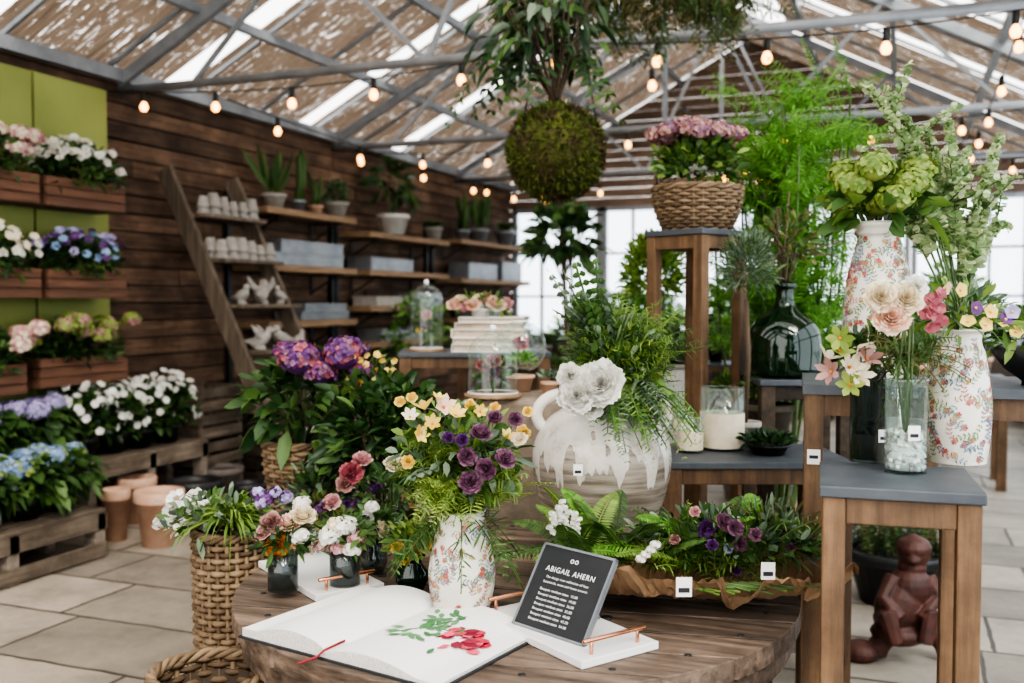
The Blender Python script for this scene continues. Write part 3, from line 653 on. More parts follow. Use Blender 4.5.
def vase(mb,b,r,h,prof,sprigs=0,m=None,n=56,sc=.012):
    p=catm([(a*r,q*h) for a,q in prof],5); lathe(mb,b,p,m or vasec,n)
    if not sprigs: return
    k=int(np.argmax(p[:,1])); o=p[:k]; keep=[0]
    for i in range(1,len(o)):
        if o[i,1]>o[keep[-1],1]+1e-5: keep.append(i)
    o=o[keep]; zs,rs=o[:,1],o[:,0]
    B={0:[],1:[],2:[],3:[]}; N2=int(math.sqrt(sprigs*.9)); 
    for s in range(sprigs):
        ph=(s%N2+rng.random())*2*pi/N2; z=h*(.04+.88*((s//N2+rng.random())/(sprigs/N2))); an=rng.random()*6.28; cv=rng.normal()*.35; col=[0,0,1,0,1,2][rng.integers(0,6)]
        for j in range(7):
            if z>h*.94 or z<h*.03: break
            rr=np.interp(z,zs,rs); dr=(np.interp(z+.004,zs,rs)-np.interp(z-.004,zs,rs))/.008
            er=V3(math.cos(ph),math.sin(ph),0); et=V3(-math.sin(ph),math.cos(ph),0); ev=nrm(er*dr+UP); nn=nrm(np.cross(et,ev)); P=b+er*rr+UP*z+nn*.0012
            di=et*math.cos(an)+ev*math.sin(an); si=np.cross(nn,di)
            if j==6:
                for q in range(5): 
                    a=q*1.257; B[2 if col!=2 else 3].append((P,di*math.cos(a)+si*math.sin(a),nn,sc*.62,sc*.5))
            else:
                for sg in (-1,1): B[col].append((P,di*.6+si*sg*.8,nn,sc*(.68+.3*rng.random()),sc*.28))
                B[0].append((P,di,nn,sc*.85,sc*.07))
            ph+=math.cos(an)*sc*.8/max(rr,.01); z+=math.sin(an)*sc*.8; an+=cv
    for k_,m_ in ((0,iG),(1,iB),(2,iR),(3,iO)):
        if B[k_]:
            P,D,N,L,Wd=[np.array(x) for x in zip(*B[k_])]; leaves(mb,P,D,L,Wd,m_,N=N,cup=0)
def tag(mb,p,s=.03):
    obox(mb,p,(s,.001,s*1.25),RX,AX,UP,wB); obox(mb,p-AX*.0012-UP*s*.2,(s*.7,.0006,s*.3),RX,AX,UP,chalk); 
# centre bouquet
mb=MB(); b=Wz(462,612,ZT); vase(mb,b,.075,.235,[(0,0),(.7,0),(.85,.06),(1,.3),(.98,.5),(.72,.88),(.68,.95),(.74,1.),(.64,1),(.6,.9),(0,.6)],105,sc=.0105); t=b+UP*.235; c=t+UP*.1-RX*.01
stems(mb,t-UP*.1,c,(.13,.13,.12),22,.0025,stm)
feather(mb,t,c,(.17,.13,.13),130,.16,[gL,gL,gY,gM],.035,.0045); bush(mb,c+UP*.02,(.14,.12,.11),260,.055,.022,[gM,gG,gL])
for d in rdir(16,.3,-.3): frond(mb,c,d,.17,gG,.03,.02,9,.3)
for d in nrm(np.stack([rng.normal(size=12),rng.normal(size=12),rng.normal(size=12)*.1-.2],1)): frond(mb,t,d,.17,gM,.04,.005,16,.7,twist=True)
for i in range(26): frond(mb,t+UP*.06-AX*.05+RX*(rng.random()-.6)*.08,nrm(-AX*.8-RX*rng.random()*.7+UP*(rng.random()-.2)),.13,[gL,gY][i%2],.03,.004,14,.4,twist=i%2==0)
for px,py,m,r in ((425,410,pY,.032),(418,434,pY,.026),(443,408,pH,.032),(455,416,pY,.028),(432,424,pY,.024),(507,438,pY,.022),(410,418,pC,.024),(438,400,pY,.02),(480,412,pY,.02)):
    p=W(px,py,2.12+rng.random()*.06); flowers(mb,p,nrm(-AX+UP*.5+rng.normal(size=3)*.4),r*1.1,m,6,.42,pO,cup=.8,cr=.12)
for px,py,m,r in ((481,435,pM,.022),(467,457,pM,.02),(470,483,pM,.024),(448,438,pU,.013),(504,460,pM,.022),(520,440,pC,.017),(408,462,pY,.014),(487,468,pM,.022),(495,418,pM,.016),(462,440,pU,.013),(515,420,pM,.016),(525,432,pY,.012)):
    p=W(px,py,2.08+rng.random()*.06); rose(mb,p,nrm(-AX+UP*.5+rng.normal(size=3)*.3),r,m,5,6)
for px,py in ((400,402),(412,398),(528,412),(522,430),(470,405),(495,408)): rose(mb,W(px,py,2.2),UP*.6-AX,.012,pY,3)
mb.fin('bouquet_in_floral_vase',org=b)
def posy(name,px,py,r,h,gl,heads,greens,gr=.06,water=None,shape=0):
    mb=MB(); b=Wz(px,py,ZT+(.017 if shape==0 else 0.)); prof=[(0,0),(1,0),(1,1),(.94,1),(.94,.04),(0,.04)] if shape==0 else [(0,0),(.7,0),(1,.3),(1,.55),(.6,.8),(.6,.9),(.85,1),(.78,1),(.5,.85),(.9,.5),(0,.06)]
    lathe(mb,b,[(a*r,q*h) for a,q in prof],gl,28)
    if water: lathe(mb,b,[(0,.006),(r*.9,.006),(r*.9,h*.6),(0,h*.6)],water,20)
    t=b+UP*h; c=t+UP*.03; stems(mb,b+UP*.02,c+UP*.01,(r*1.2,r*1.2,.03),10,.002,stm)
    bush(mb,c,(gr,gr,gr*.7),170,.038,.016,greens); d=np.dot(b,AX)
    for (hx,hy,m,rr,kind) in heads:
        p=W(hx,hy,d-.03+rng.normal()*.015)
        if kind=='r': rose(mb,p,nrm(-AX+UP*.7+rng.normal(size=3)*.3),rr,m,6)
        else: hydr(mb,p,rr,m,26)
    mb.fin(name,org=b)
dkw=plain('dark_water_stones',(.05,.06,.07),.3,c2=(.14,.15,.15),ns=60)
posy('glass_posy_vase',283,589,.036,.09,glassD,[(279,546,pO,.03,'r'),(290,526,pH,.028,'r'),(303,518,pC,.03,'r'),(272,523,pD,.025,'r'),(264,534,pP,.02,'r'),(300,536,pW,.02,'h')],[gM,gD],water=dkw)
posy('glass_posy_vase',345,584,.037,.095,glassD,[(330,537,pW,.025,'h'),(345,527,pW,.028,'h'),(357,538,pP,.022,'h'),(340,548,pP,.02,'h'),(352,550,pW,.02,'h'),(322,545,pP,.02,'h'),(336,525,pC,.02,'h')],[gM],water=dkw)
posy('glass_posy_vase',412,590,.04,.085,glassG,[(398,548,pY,.017,'r'),(415,552,pO,.019,'r'),(425,545,pY,.017,'r'),(405,560,pY,.015,'r')],[gL,gM,gY],shape=1)
posy('glass_posy_vase',374,572,.035,.09,glassD,[(365,520,pW,.022,'r'),(380,530,pC,.022,'r'),(372,508,pW,.018,'h')],[gM,gD],shape=1)
posy('glass_posy_vase',318,560,.035,.1,glass,[(303,505,pW,.024,'h'),(320,508,pU,.02,'h'),(332,503,pP,.024,'r'),(312,515,pC,.022,'r')],[gM,gO],shape=1)
posy('rose_posy_vase',392,540,.04,.1,glassD,[(395,468,pC,.035,'r'),(352,474,pR,.034,'r'),(362,462,pP,.03,'r'),(345,485,pD,.026,'r'),(377,490,pU,.02,'r')],[gD,gM],gr=.11,shape=1)
# drip urn
mb=MB(); b=C(.255,2.82,ZT)
lathe(mb,b,catm([(0,0),(.11,0),(.125,.02),(.175,.14),(.196,.24),(.19,.31),(.155,.37),(.115,.4),(.095,.42),(.1,.45),(.12,.465),(.122,.475),(.108,.475),(.085,.44),(.08,.41),(0,.38)],4),drip,64)
for s in (-1,1):
    th=np.linspace(0,pi,12); P=[b+RX*s*(.1+.085*math.sin(q))+UP*(.385+.06*math.cos(q)) for q in th]; P[-1]=b+RX*s*.165+UP*.32; tube(mb,P,.017,drip,10)
t=b+UP*.46; c=t+UP*.1+RX*.05
stems(mb,t-UP*.05,c,(.16,.13,.17),24,.003,stm)
feather(mb,t+RX*.02,c+RX*.06,(.2,.15,.17),150,.19,[gL,gM,gL,gM],.032,.004,droop=.2); bush(mb,c-RX*.02,(.13,.12,.12),260,.05,.02,[gM,gG,gL],up=.5)
for i in range(40):
    d=nrm(RX*(rng.random()*1.2-.25)-AX*(.3+rng.random()*.7)+UP*(rng.random()*.5-.15)); frond(mb,t+UP*.02+RX*(-.02+.1*rng.random())-AX*.06,d,.17+.08*rng.random(),[gL,gM,gF,gG][i%4],.034,.0045,18,.75,twist=i%2==0)
bush(mb,t-AX*.1+RX*.05,(.12,.06,.09),200,.05,.018,[gM,gG,gL],up=0.,droop=.6)
for i in range(12):
    d=nrm(-RX*(.1+.8*rng.random())-AX*.4+UP*(.5+.6*rng.random())); frond(mb,c-RX*.03,d,.24,[gG,gM][i%2],.032,.024,10,.15)
for i in range(7): frond(mb,c-RX*.05,nrm(-RX*.25+UP+rng.normal(size=3)*.15),.3,[gG,gM][i%2],.03,.022,11,.05)
for px,py,r in ((601,384,.058),(577,396,.048),(570,376,.032),(592,408,.03)): rose(mb,W(px,py,2.6),nrm(-AX+UP*.25-RX*.15),r,pW,8,6,.8,ruf=.022)
for px,py in ((585,322),(600,318),(592,335)): rose(mb,W(px,py,2.8),UP,.015,pH,3)
tag(mb,W(578,470,2.58),.024); mb.fin('drip_glaze_urn_with_bouquet',org=b)
# kraft wrapped flat bouquet
mb=MB(); b=C(.43,2.31,ZT+.004); NU,NV=64,26; u=np.linspace(-1,1,NU); v=np.linspace(-1,1,NV); U_,V_=np.meshgrid(u,v,indexing='ij')
rr=rng.normal(size=(NU,NV)); rr=(rr+np.roll(rr,1,0)+np.roll(rr,1,1)+np.roll(rr,-1,0)+np.roll(rr,-1,1))/5
r2=rng.normal(size=(NU//6+2,NV//5+2)); r2=np.kron(r2,np.ones((6,5)))[:NU,:NV]; 
for _ in range(3): r2=(r2+np.roll(r2,1,0)+np.roll(r2,1,1)+np.roll(r2,-1,0)+np.roll(r2,-1,1))/5
H=.085*np.clip(np.abs(V_)**2.2+np.abs(U_)**5*.5,0,1.15)+(rr*.01+r2*.022)*(np.abs(V_)+.3)+.012; hw=.165*(1-.2*np.abs(U_)**3)
X=U_*.34*(1+.05*r2); Yy=V_*hw*(1+.14*r2)
P=(b+X[...,None]*RX+Yy[...,None]*AX+np.clip(H,.004,.2)[...,None]*UP).reshape(-1,3)
q=np.array([[i*NV+j,(i+1)*NV+j,(i+1)*NV+j+1,i*NV+j+1] for i in range(NU-1) for j in range(NV-1)])
mb.add(P,q,kraft,False)
for i in range(44):
    s=b+RX*(rng.random()*.5-.28)+AX*(rng.random()*.16-.01)+UP*.07; d=nrm(RX*(rng.random()*1.7-1)+AX*(rng.random()-.4)+UP*(.4+.6*rng.random()))
    frond(mb,s,d,.22+.1*rng.random(),[gL,gM,gF,gM][i%4],.036,.008,28,.4)
feather(mb,b+UP*.07+AX*.04,b+UP*.1+RX*.1,(.25,.12,.1),46,.17,[gM,gL],.03,.004)
bush(mb,b+UP*.12+RX*.08+AX*.03,(.24,.1,.08),420,.05,.016,[gM,gG,gD],zmin=-.1); bush(mb,b+UP*.13+RX*.18+AX*.05,(.12,.1,.09),340,.05,.009,[gO,gG])
for px,py,m,r in ((705,527,pU,.022),(722,522,pM,.02),(735,528,pM,.018),(740,543,pM,.017),(735,571,pU,.013),(712,545,pU,.013),(755,535,pM,.015),(728,548,pL,.011),(695,512,pP,.012),(790,548,pM,.013),(675,540,pD,.012)):
    rose(mb,W(px,py,2.22+rng.random()*.05),nrm(-AX+UP*.6+rng.normal(size=3)*.3),r,m,5,6)
for k in range(6):
    p0=W(552+k*5,512+abs(k-2)*6,2.35); tube(mb,[C(.2,2.4,.8),p0],.002,stm,4); 
    for j in range(5): hydr(mb,p0+UP*(j*.011-.02)+RX*rng.normal()*.004,.007,pW,8)
for k in range(4): hydr(mb,W(641+k*5,560-k*5,2.2),.01,pW,12)
for i in range(18):
    s=C(.35+rng.random()*.25,2.2,ZT+.08); tube(mb,[s,s+RX*(.05+rng.random()*.05)-AX*.04+UP*(rng.random()*.02-.02)],.003,[stm,gL][i%2],5)
tag(mb,W(684,587,2.1),.034); tag(mb,W(768,571,2.1),.03)
mb.fin('kraft_wrapped_bouquet')
# ---------------------------------------------------------------- baskets lower-left
mb=MB(); b=C(-.79,2.78,0); wicker(mb,b,.07,.1,.79,wick,soil=soil,rings=46,st=24,rt=.0085); t=b+UP*.8
n=190; d=rdir(n,.5,-.1); leaves(mb,t+d*.03,d,.22*(.6+.5*rng.random(n)),.009,[gL,gM][0],droop=.7)
bush(mb,t+UP*.03-RX*.05,(.14,.12,.07),160,.06,.02,[gM,gG]); 
for i in range(34):
    p=t+RX*(-.2+.14*rng.random()-.0)+AX*(rng.random()-.5)*.15+UP*(.0+.1*rng.random()); flowers(mb,p+rng.normal(size=(4,3))*.01,nrm(rng.normal(size=(4,3))+UP-AX),.012,pW,5,.8)
for i in range(7): hydr(mb,t+RX*(.06+.1*rng.random())+AX*(rng.random()-.5)*.1+UP*(.08+.05*rng.random()),.018,[pL,pU],22)
mb.fin('spider_plant_in_wicker_basket')
mb=MB(); b=C(-.66,2.15,0); wicker(mb,b,.095,.125,.625,wick,wickD,rings=36,st=24,rt=.0085); mb.fin('tall_wicker_basket')
mb=MB(); b=C(-.74,1.8,0); wicker(mb,b,.09,.12,.56,wickD,wickD,rings=32,st=22,rt=.0085); mb.fin('tall_wicker_basket')
# ---------------------------------------------------------------- purple hydrangea & shrub
mb=MB(); b=C(-.74,3.5,.72); wicker(mb,b,.1,.13,.22,wick,soil=soil,rings=14,st=20); t=b+UP*.22
stems(mb,t-UP*.02,t+UP*.22,(.16,.12,.12),12,.004,stm); bush(mb,t+UP*.14,(.2,.16,.17),300,.1,.05,[gD,gM],droop=.4)
for px,py,r in ((300,360,.07),(345,355,.07),(322,372,.055),(285,352,.04),(362,372,.04)): hydr(mb,W(px,py,3.3),r,[pU,pU,pM,pR],150)
for i in range(60):
    p=W(345+rng.random()*50,352+rng.random()*55,3.3+rng.normal()*.05); flowers(mb,p,nrm(-AX+rng.normal(size=3)*.5),.014,pY,5,.8)
for i in range(18): tube(mb,[t,W(345+rng.random()*50,352+rng.random()*55,3.32)],.002,stm,4)
bush(mb,W(370,385,3.36),(.1,.08,.1),120,.05,.015,gM)
mb.fin('potted_purple_hydrangea')
mb=MB(); b=C(-.42,3.25,.0); wicker(mb,b,.1,.13,.72,wick,soil=soil,rings=34,st=22,rt=.01); t=b+UP*.72
bush(mb,t+UP*.26,(.24,.18,.22),1000,.085,.032,[gD,gD,gM],up=.3,droop=.3,shell=.3); stems(mb,t,t+UP*.25,(.2,.16,.18),18,.004,brs)
bush(mb,t+UP*.08-RX*.2,(.14,.12,.12),300,.06,.02,[gD,gG,gM]); 
for i in range(12): rose(mb,t+RX*(rng.random()*.3-.3)+UP*(.0+.1*rng.random())-AX*.17,nrm(-AX+UP*.4),.014,pU if i%2 else pR,3)
mb.fin('evergreen_shrub_in_basket')
def cloche(name,b,r,h,fl):
    mb=MB(); lathe(mb,b,[(0,0),(r*1.15,0),(r*1.15,.012),(0,.014)],wShelf,28)
    lathe(mb,b+UP*.013,[(r,0),(r,h-r)]+[(r*math.cos(q),h-r+r*math.sin(q)) for q in np.linspace(.1,pi/2-.05,8)],glass,32)
    ring(mb,b+UP*.016,r,.003,marble); ell(mb,b+UP*(h+.024),.013,marble,10)  # white ring on the glass rim paints in its highlight; knob above
    c=b+UP*h*.4; bush(mb,c,(r*.6,r*.6,h*.25),60,.04,.02,gM); stems(mb,b+UP*.01,c,(r*.5,r*.5,h*.3),6,.002,stm)
    for i,m in enumerate(fl): rose(mb,c+rng.normal(size=3)*[r*.3,r*.3,h*.12]+UP*h*.1,nrm(UP-AX),r*.32,m,5)
    mb.fin(name)
cloche('glass_cloche',C(-.065,3.38,1.12),.085,.21,[pR,pD,pC,pR,pM]); cloche('glass_cloche',C(-.4,4.66,1.21),.075,.3,[pM,pM,pY,pY,pP])
mb=MB(); b=C(.03,3.6,1.12); pot(mb,b,.05,.06,terra,soil); th=np.linspace(-1.2,1.3,12); lathe(mb,b+UP*.16,[(.095*math.cos(q),.095*math.sin(q)) for q in th],glass,28); ring(mb,b+UP*.253,.026,.003,marble); bush(mb,b+UP*.1,(.05,.05,.04),60,.035,.018,gF,zmin=0); rose(mb,b+UP*.17,UP-AX,.03,pR,4); mb.fin('glass_terrarium')  # white ring at the glass mouth paints in a rim highlight
mb=MB(); b=C(.13,3.42,1.12); pot(mb,b,.03,.05,terra,soil); bush(mb,b+UP*.06,(.035,.035,.025),60,.03,.012,gG,zmin=0); mb.fin('potted_succulent')
mb=MB(); b0=C(-.1,4.7,1.21); z=0
for i,(w,h,m) in enumerate(((.34,.035,marble),(.33,.03,creamc),(.34,.04,wB),(.31,.03,creamc),(.3,.025,wB))):
    r_=TH+rng.normal()*.06; box(mb,b0+UP*(z+h/2),(w-.012,.235,h-.008),pagec,r_); box(mb,b0+UP*(z+.002),(w,.25,.004),m,r_); box(mb,b0+UP*(z+h-.002),(w,.25,.004),m,r_); 
    ca=V3(math.cos(r_),math.sin(r_),0); box(mb,b0+UP*(z+h/2)-ca*(w/2),(.004,.25,h),m,r_); z+=h
mb.fin('stacked_books')
mb=MB(); b=b0+UP*z; pot(mb,b-RX*.05,.05,.04,whitec,soil)
for i in range(9): rose(mb,b+RX*(-.17+i*.03)+UP*(.045+.04*rng.random())-AX*(rng.random()*.06),nrm(-AX+UP),.035,[pH,pC,pP][i%3],4)
bush(mb,b+UP*.05-RX*.05,(.13,.08,.05),120,.05,.02,[gM,gL]); mb.fin('peach_flower_arrangement')
def candle(px,py,w,h):
    b=Wz(px,py,.95); q=np.dot(b,AX)/F; r=w/2*q; H=h*q; mb=MB()
    lathe(mb,b,[(0,0),(r*.9,0),(r,.01),(r,H),(r*.93,H),(r*.93,.015),(0,.012)],glass,32); lathe(mb,b,[(0,.016),(r*.92,.016),(r*.92,H*.5),(0,H*.5)],creamc,28)
    lathe(mb,b,[(r*1.005,.01),(r*1.005,H*.6)],creamc,32); ring(mb,b+UP*H,r*.97,.002,glass)
    tube(mb,[b+UP*H*.5,b+UP*(H*.5+.012)],.0012,blk,4); mb.fin('candle_in_glass_jar')
candle(722,449,44,62); candle(690,452,26,36); candle(684,436,22,30)
def smallpot(px,py,zz,w,h,pm,ms,fh,L=.04,Wd=.014,name='potted_succulent'):
    b=Wz(px,py,zz); q=np.dot(b,AX)/F; r=w/2*q/1.09; mb=MB(); pot(mb,b,r,h*q,pm,soil); bush(mb,b+UP*(h*q+fh*.3),(r*1.15,r*1.15,fh*.7),260,L,Wd,ms,zmin=-.1); mb.fin(name)
smallpot(768,454,.95,46,11,blk,[gD],.02); smallpot(769,437,.95,50,34,plain('mossy_pot',(.12,.1,.07),.9),[gM,gF],.11,.055)
smallpot(730,429,.95,30,30,cement,[gL,gM],.09,.05)
# basket on pedestal
mb=MB(); b=C(.70,3.78,1.71); wicker(mb,b,.12,.165,.15,wick,wickD,rings=12,st=30,soil=soil); t=b+UP*.15
bush(mb,t+UP*.08,(.17,.17,.12),620,.05,.028,[gM,gL,gM],zmin=-.3)
for i in range(26):
    a=i*2.4; q=.16*math.sqrt((i+.5)/26); hydr(mb,t+V3(q*math.cos(a),q*math.sin(a),.235-.35*q+.03*rng.random()),.036,[pD,pD,pM],40)
th=np.linspace(0,pi,14); tube(mb,[b+RX*.16*math.cos(q)+UP*(.16+.24*math.sin(q)) for q in th],.008,wick,6)
mb.fin('flower_basket')
mb=MB(); b=C(1.12,4.15,0); pot(mb,b,.17,.4,cement,soil); cc=C(1.1,4.05,1.98); rad=np.array((.2,.18,.36))
for i in range(24):
    e=cc+rng.normal(size=3)*rad*[.6,.5,.45]+UP*.1; t=np.linspace(0,1,10)[:,None]
    P=(b+UP*.38)*(1-t)+e*t+np.sin(t*pi)*rng.normal(size=3)*.05; tube(mb,P,.005,stm,4)
    for k in range(28):
        s=P[5+int(4.9*rng.random())]; d=nrm(rng.normal(size=3)*[1,1,.35]+UP*.85); frond(mb,s,d,.25*(.6+.6*rng.random()),gF,.045,.007,16,.1,twist=k%2==0)
mb.fin('potted_feathery_plant')
mb=MB(); b=C(.79,3.36,.95); pot(mb,b,.05,.09,cement,soil); tube(mb,[b+UP*.08,b+UP*.3+RX*.01,b+UP*.5],.009,brs,6)
bush(mb,b+UP*.6,(.085,.085,.12),1200,.05,.006,[gG,gG,gM],up=.6); mb.fin('rosemary_topiary')
mb=MB(); b=C(.6,4.25,1.18); pot(mb,b,.07,.1,cement,soil); tube(mb,[b+UP*.09,b+UP*.2],.009,brs,6); bush(mb,b+UP*.38,(.13,.12,.17),1800,.045,.014,[gY,gL,gF],up=.6); mb.fin('lime_conifer_topiary')
mb=MB(); box(mb,C(.61,4.3,.59),(.28,.28,1.18),whitec,TH+.1); box(mb,C(.61,4.3,1.17),(.3,.3,.02),cement,TH+.1); mb.fin('white_plinth',bevel=.006)
# demijohn
mb=MB(); b=C(.99,3.62,1.17); r=.13; lathe(mb,b,catm([(0,0),(r*.85,.005),(r,.05),(r,.14),(r*.8,.2),(r*.35,.25),(.032,.28),(.032,.32),(.04,.325),(.04,.34),(.025,.34)],4),glassG,40)
for i in range(12): tube(mb,[b+UP*.3,b+UP*.43+rng.normal(size=3)*.03,b+UP*.53+rng.normal(size=3)*.08],.003,brs,4)
bush(mb,b+UP*.48,(.12,.12,.14),200,.05,.02,[gO,gM]); mb.fin('green_glass_demijohn')
# tall floral vase with lime hydrangea
b=C(.955,2.6,1.25); mb=MB(); TV=[(0,0),(.85,0),(.95,.04),(1,.3),(.9,.62),(.66,.84),(.6,.9),(.7,.93),(.62,.95),(.7,.98),(.68,1),(.58,1),(.5,.9),(0,.6)]
vase(mb,b,.088,.4,TV,190,sc=.012); t=b+UP*.4; bush(mb,t+UP*.03,(.13,.13,.07),110,.08,.045,[gM,gL],droop=.4)
for i in range(12):
    a=i*.57; q=.09 if i else 0; hydr(mb,t+V3(q*math.cos(a),q*math.sin(a),.05+.04*(i%3)),.046,[gY,gY,gL],90)
stems(mb,t-UP*.08,t+UP*.05,(.08,.08,.03),8,.004,stm); mb.fin('lime_hydrangeas_in_floral_vase',org=b)
# variegated plant
mb=MB(); b=C(1.14,2.52,1.25); pot(mb,b,.06,.12,zinc,soil); t=b+UP*.11
def vst(px,py,d=2.6,n=44,side=1):
    e=W(px,py,d); m_=(t+e)/2+UP*.14+rng.normal(size=3)*.02; s=np.linspace(0,1,n)[:,None]; P=(1-s)**2*t+2*s*(1-s)*m_+s*s*e; tube(mb,P[::3],.003,stm,4)
    for k in range(5):
        d_=nrm(rng.normal(size=(n-14,3))*[1,1,.5]+UP*.35); leaves(mb,P[14:],d_,.03*(1.2-s[14:,0]*.7),.02,gV,wide=.9)
    for k in range(side):
        i=20+int(rng.random()*(n-24)); q=P[i]; d_=nrm(rng.normal(size=3)*[1,1,.4]+UP*.9); Q=q+d_*np.linspace(0,.12,12)[:,None]; tube(mb,Q,.002,stm,3)
        leaves(mb,np.repeat(Q,4,0),rng.normal(size=(48,3))*[1,1,.5]+UP*.3,.02,.015,gV,wide=.9)
for px,py in ((865,85),(886,90),(905,118),(926,130),(948,122),(968,150),(1000,138),(1008,228),(880,150),(985,190),(860,150),(965,222),(935,165)): vst(px,py)
mb.fin('variegated_foliage_plant')
# jar vase on front stool
b=Wz(957,462,ZS); mb=MB(); JV=[(0,0),(.8,0),(.9,.04),(1,.25),(1,.5),(.82,.8),(.68,.9),(.7,.97),(.8,1),(.72,1),(.6,.92),(0,.6)]
vase(mb,b,.066,.285,JV,125,sc=.0112); t=b+UP*.285
for i in range(10):
    p=W(900+rng.random()*70,280+rng.random()*40,2.04); tube(mb,[t-UP*.05,(t+p)/2+UP*.02,p],.002,stm,4)
bush(mb,t+UP*.035,(.1,.08,.06),200,.05,.014,[gM,gG,gL])
for px,py,m in ((930,300,pR),(936,316,pR),(922,310,pP),(915,295,pY),(960,290,pY),(975,308,pU),(1005,320,pU),(985,325,pY),(945,288,pH),(990,312,pY),(1012,312,pL),(968,322,pY)): flowers(mb,W(px,py,2.0),nrm(-AX+UP*.4+rng.normal(size=3)*.3),.017,m,5,.8,pY)
mb.fin('floral_jar_vase',org=b)
b=Wz(905,472,ZS); mb=MB(); lathe(mb,b,[(0,0),(.041,0),(.041,.185),(.045,.19),(.038,.19),(.038,.006),(0,.006)],glass,32); ring(mb,b+UP*.19,.042,.002,glass)
lathe(mb,b,[(0,.007),(.035,.007),(.035,.06),(0,.065)],marble,20)
for i in range(620):
    a=rng.random()*6.28; q=.036*math.sqrt(rng.random()); ell(mb,b+V3(q*math.cos(a),q*math.sin(a),.009+.075*rng.random()),.0055,[marble,wB,cement][i%3],6)
tag(mb,b+UP*.085-AX*.043,.024); t=b+UP*.19
for i in range(6): tube(mb,[b+UP*.07,t+rng.normal(size=3)*.01,W(885+rng.random()*30,320,1.95)],.003,stm,5)
for px,py,r,m in ((890,318,.034,pH),(905,300,.032,pC),(880,298,.03,pC),(915,288,.022,pW)): rose(mb,W(px,py,1.91),nrm(-AX+UP*.3-RX*.2),r,m,6,6,.85,ruf=.02)
for i in range(36): frond(mb,t+UP*.05,nrm(rng.normal(size=3)*[1,1,.4]+UP*.3),.13,[gM,gO][i%2],.02,.003,14,.4,twist=True)
for i in range(12): flowers(mb,W(925+rng.random()*18,292+rng.random()*38,1.92),nrm(-AX+rng.normal(size=3)*.4),.014,pR,5,.8)
mb.fin('glass_vase_with_stones',org=b)
b=Wz(867,461,ZS); mb=MB(); lathe(mb,b,[(0,0),(.037,0),(.037,.2),(.041,.205),(.036,.205),(.035,.006),(0,.006)],glassD,32)
lathe(mb,b,[(0,.008),(.033,.008),(.033,.06),(0,.06)],stone,20); 
for i in range(120):
    a=rng.random()*6.28; q=.03*math.sqrt(rng.random()); ell(mb,b+V3(q*math.cos(a),q*math.sin(a),.062+.03*rng.random()),.006,[soil,stone,dkw][i%3],6)
tag(mb,b+UP*.06-AX*.041+RX*.02,.022)
t=b+UP*.2; bush(mb,t+UP*.03,(.07,.06,.05),120,.05,.02,[gM,gD]); stems(mb,b+UP*.08,t+UP*.04,(.05,.05,.03),12,.002,stm)
for px,py,m in ((838,352,gY),(848,368,pC),(858,345,pC),(832,372,pD),(850,385,gY),(866,360,pD),(840,338,gY),(826,360,pC),(858,375,pC)): flowers(mb,W(px,py,2.0),nrm(-AX+UP*.3+rng.normal(size=3)*.4),.038,m,6,.36,pO,cup=.8,cr=.1)
mb.fin('smoky_glass_vase',org=b)
mb=MB(); b=C(1.24,2.33,1.25); lathe(mb,b,[(0,0),(.04,0),(.04,.01),(.08,.04),(.11,.085),(.104,.085),(.07,.045),(0,.02)],blackp,32); bush(mb,b+UP*.12,(.12,.09,.06),200,.05,.02,[gM,gL])
for i in range(18): flowers(mb,b+UP*(.12+.06*rng.random())+RX*(rng.random()-.5)*.24-AX*.07*rng.random(),nrm(-AX+UP*.6+rng.normal(size=3)*.3),.018,[pY,pU,pW,pL][i%4],5,.8,pY)
mb.fin('flower_bowl')
# ---------------------------------------------------------------- rusty statue & pot on the floor
def statue(b,s):
    mb=MB(); X=RX
    th=np.linspace(-.15,pi+.1,14); tube(mb,[b+X*(.12+.25*math.cos(q))*s+UP*(.04+.19*max(0,math.sin(q)))*s for q in th],[.075*s]*14,rust,10)
    ell(mb,b-X*.24*s+UP*.07*s,(.13*s,.12*s,.08*s),rust,14); ell(mb,b+X*.02*s+UP*.2*s,(.19*s,.15*s,.09*s),rust,14)
    ell(mb,b+X*.02*s+UP*.4*s,(.16*s,.14*s,.2*s),rust,18,UP+X*.35); ell(mb,b+X*.1*s+UP*.53*s,(.15*s,.13*s,.15*s),rust,16)
    ell(mb,b+X*.11*s+UP*.67*s,(.1*s,.09*s,.07*s),rust,14); ell(mb,b+UP*.77*s+X*.12*s,(.115*s,.11*s,.105*s),rust,16); lathe(mb,b+UP*.78*s+X*.12*s,[(.12*s,0),(.125*s,.02),(.1*s,.08*s),(0,.13*s)],rust,14)
    ell(mb,b+UP*.74*s+X*.08*s-AX*.095*s,(.05*s,.05*s,.035*s),rust,10)
    for e in(-1,1):
        tube(mb,[b+UP*.6*s+X*(.1+e*.12)*s,b+UP*.46*s+X*(.08+e*.19)*s-AX*.05*s,b+UP*.34*s+X*(.05+e*.07)*s-AX*.14*s],[.06*s,.055*s,.045*s],rust,8)
        tube(mb,[b+UP*.3*s+X*(.03+e*.1)*s,b+UP*.36*s+X*(.04+e*.15)*s-AX*.15*s,b+UP*.18*s+X*(.04+e*.1)*s-AX*.17*s],[.09*s,.07*s,.05*s],rust,8)
    return mb.fin('rusty_seated_statue',remesh=.008*s)
statue(C(1.54,3.95,0),.57)
mb=MB(); b=C(1.86,4.75,0); pot(mb,b,.24,.26,blackp,soil); 
for i in range(110):
    a=rng.random()*6.28; q=.22*math.sqrt(rng.random()); frond(mb,b+V3(q*math.cos(a),q*math.sin(a),.22),nrm(UP+rng.normal(size=3)*.25),.22,[gM,gD,gO][i%3],.03,.008,10,.05,twist=True)
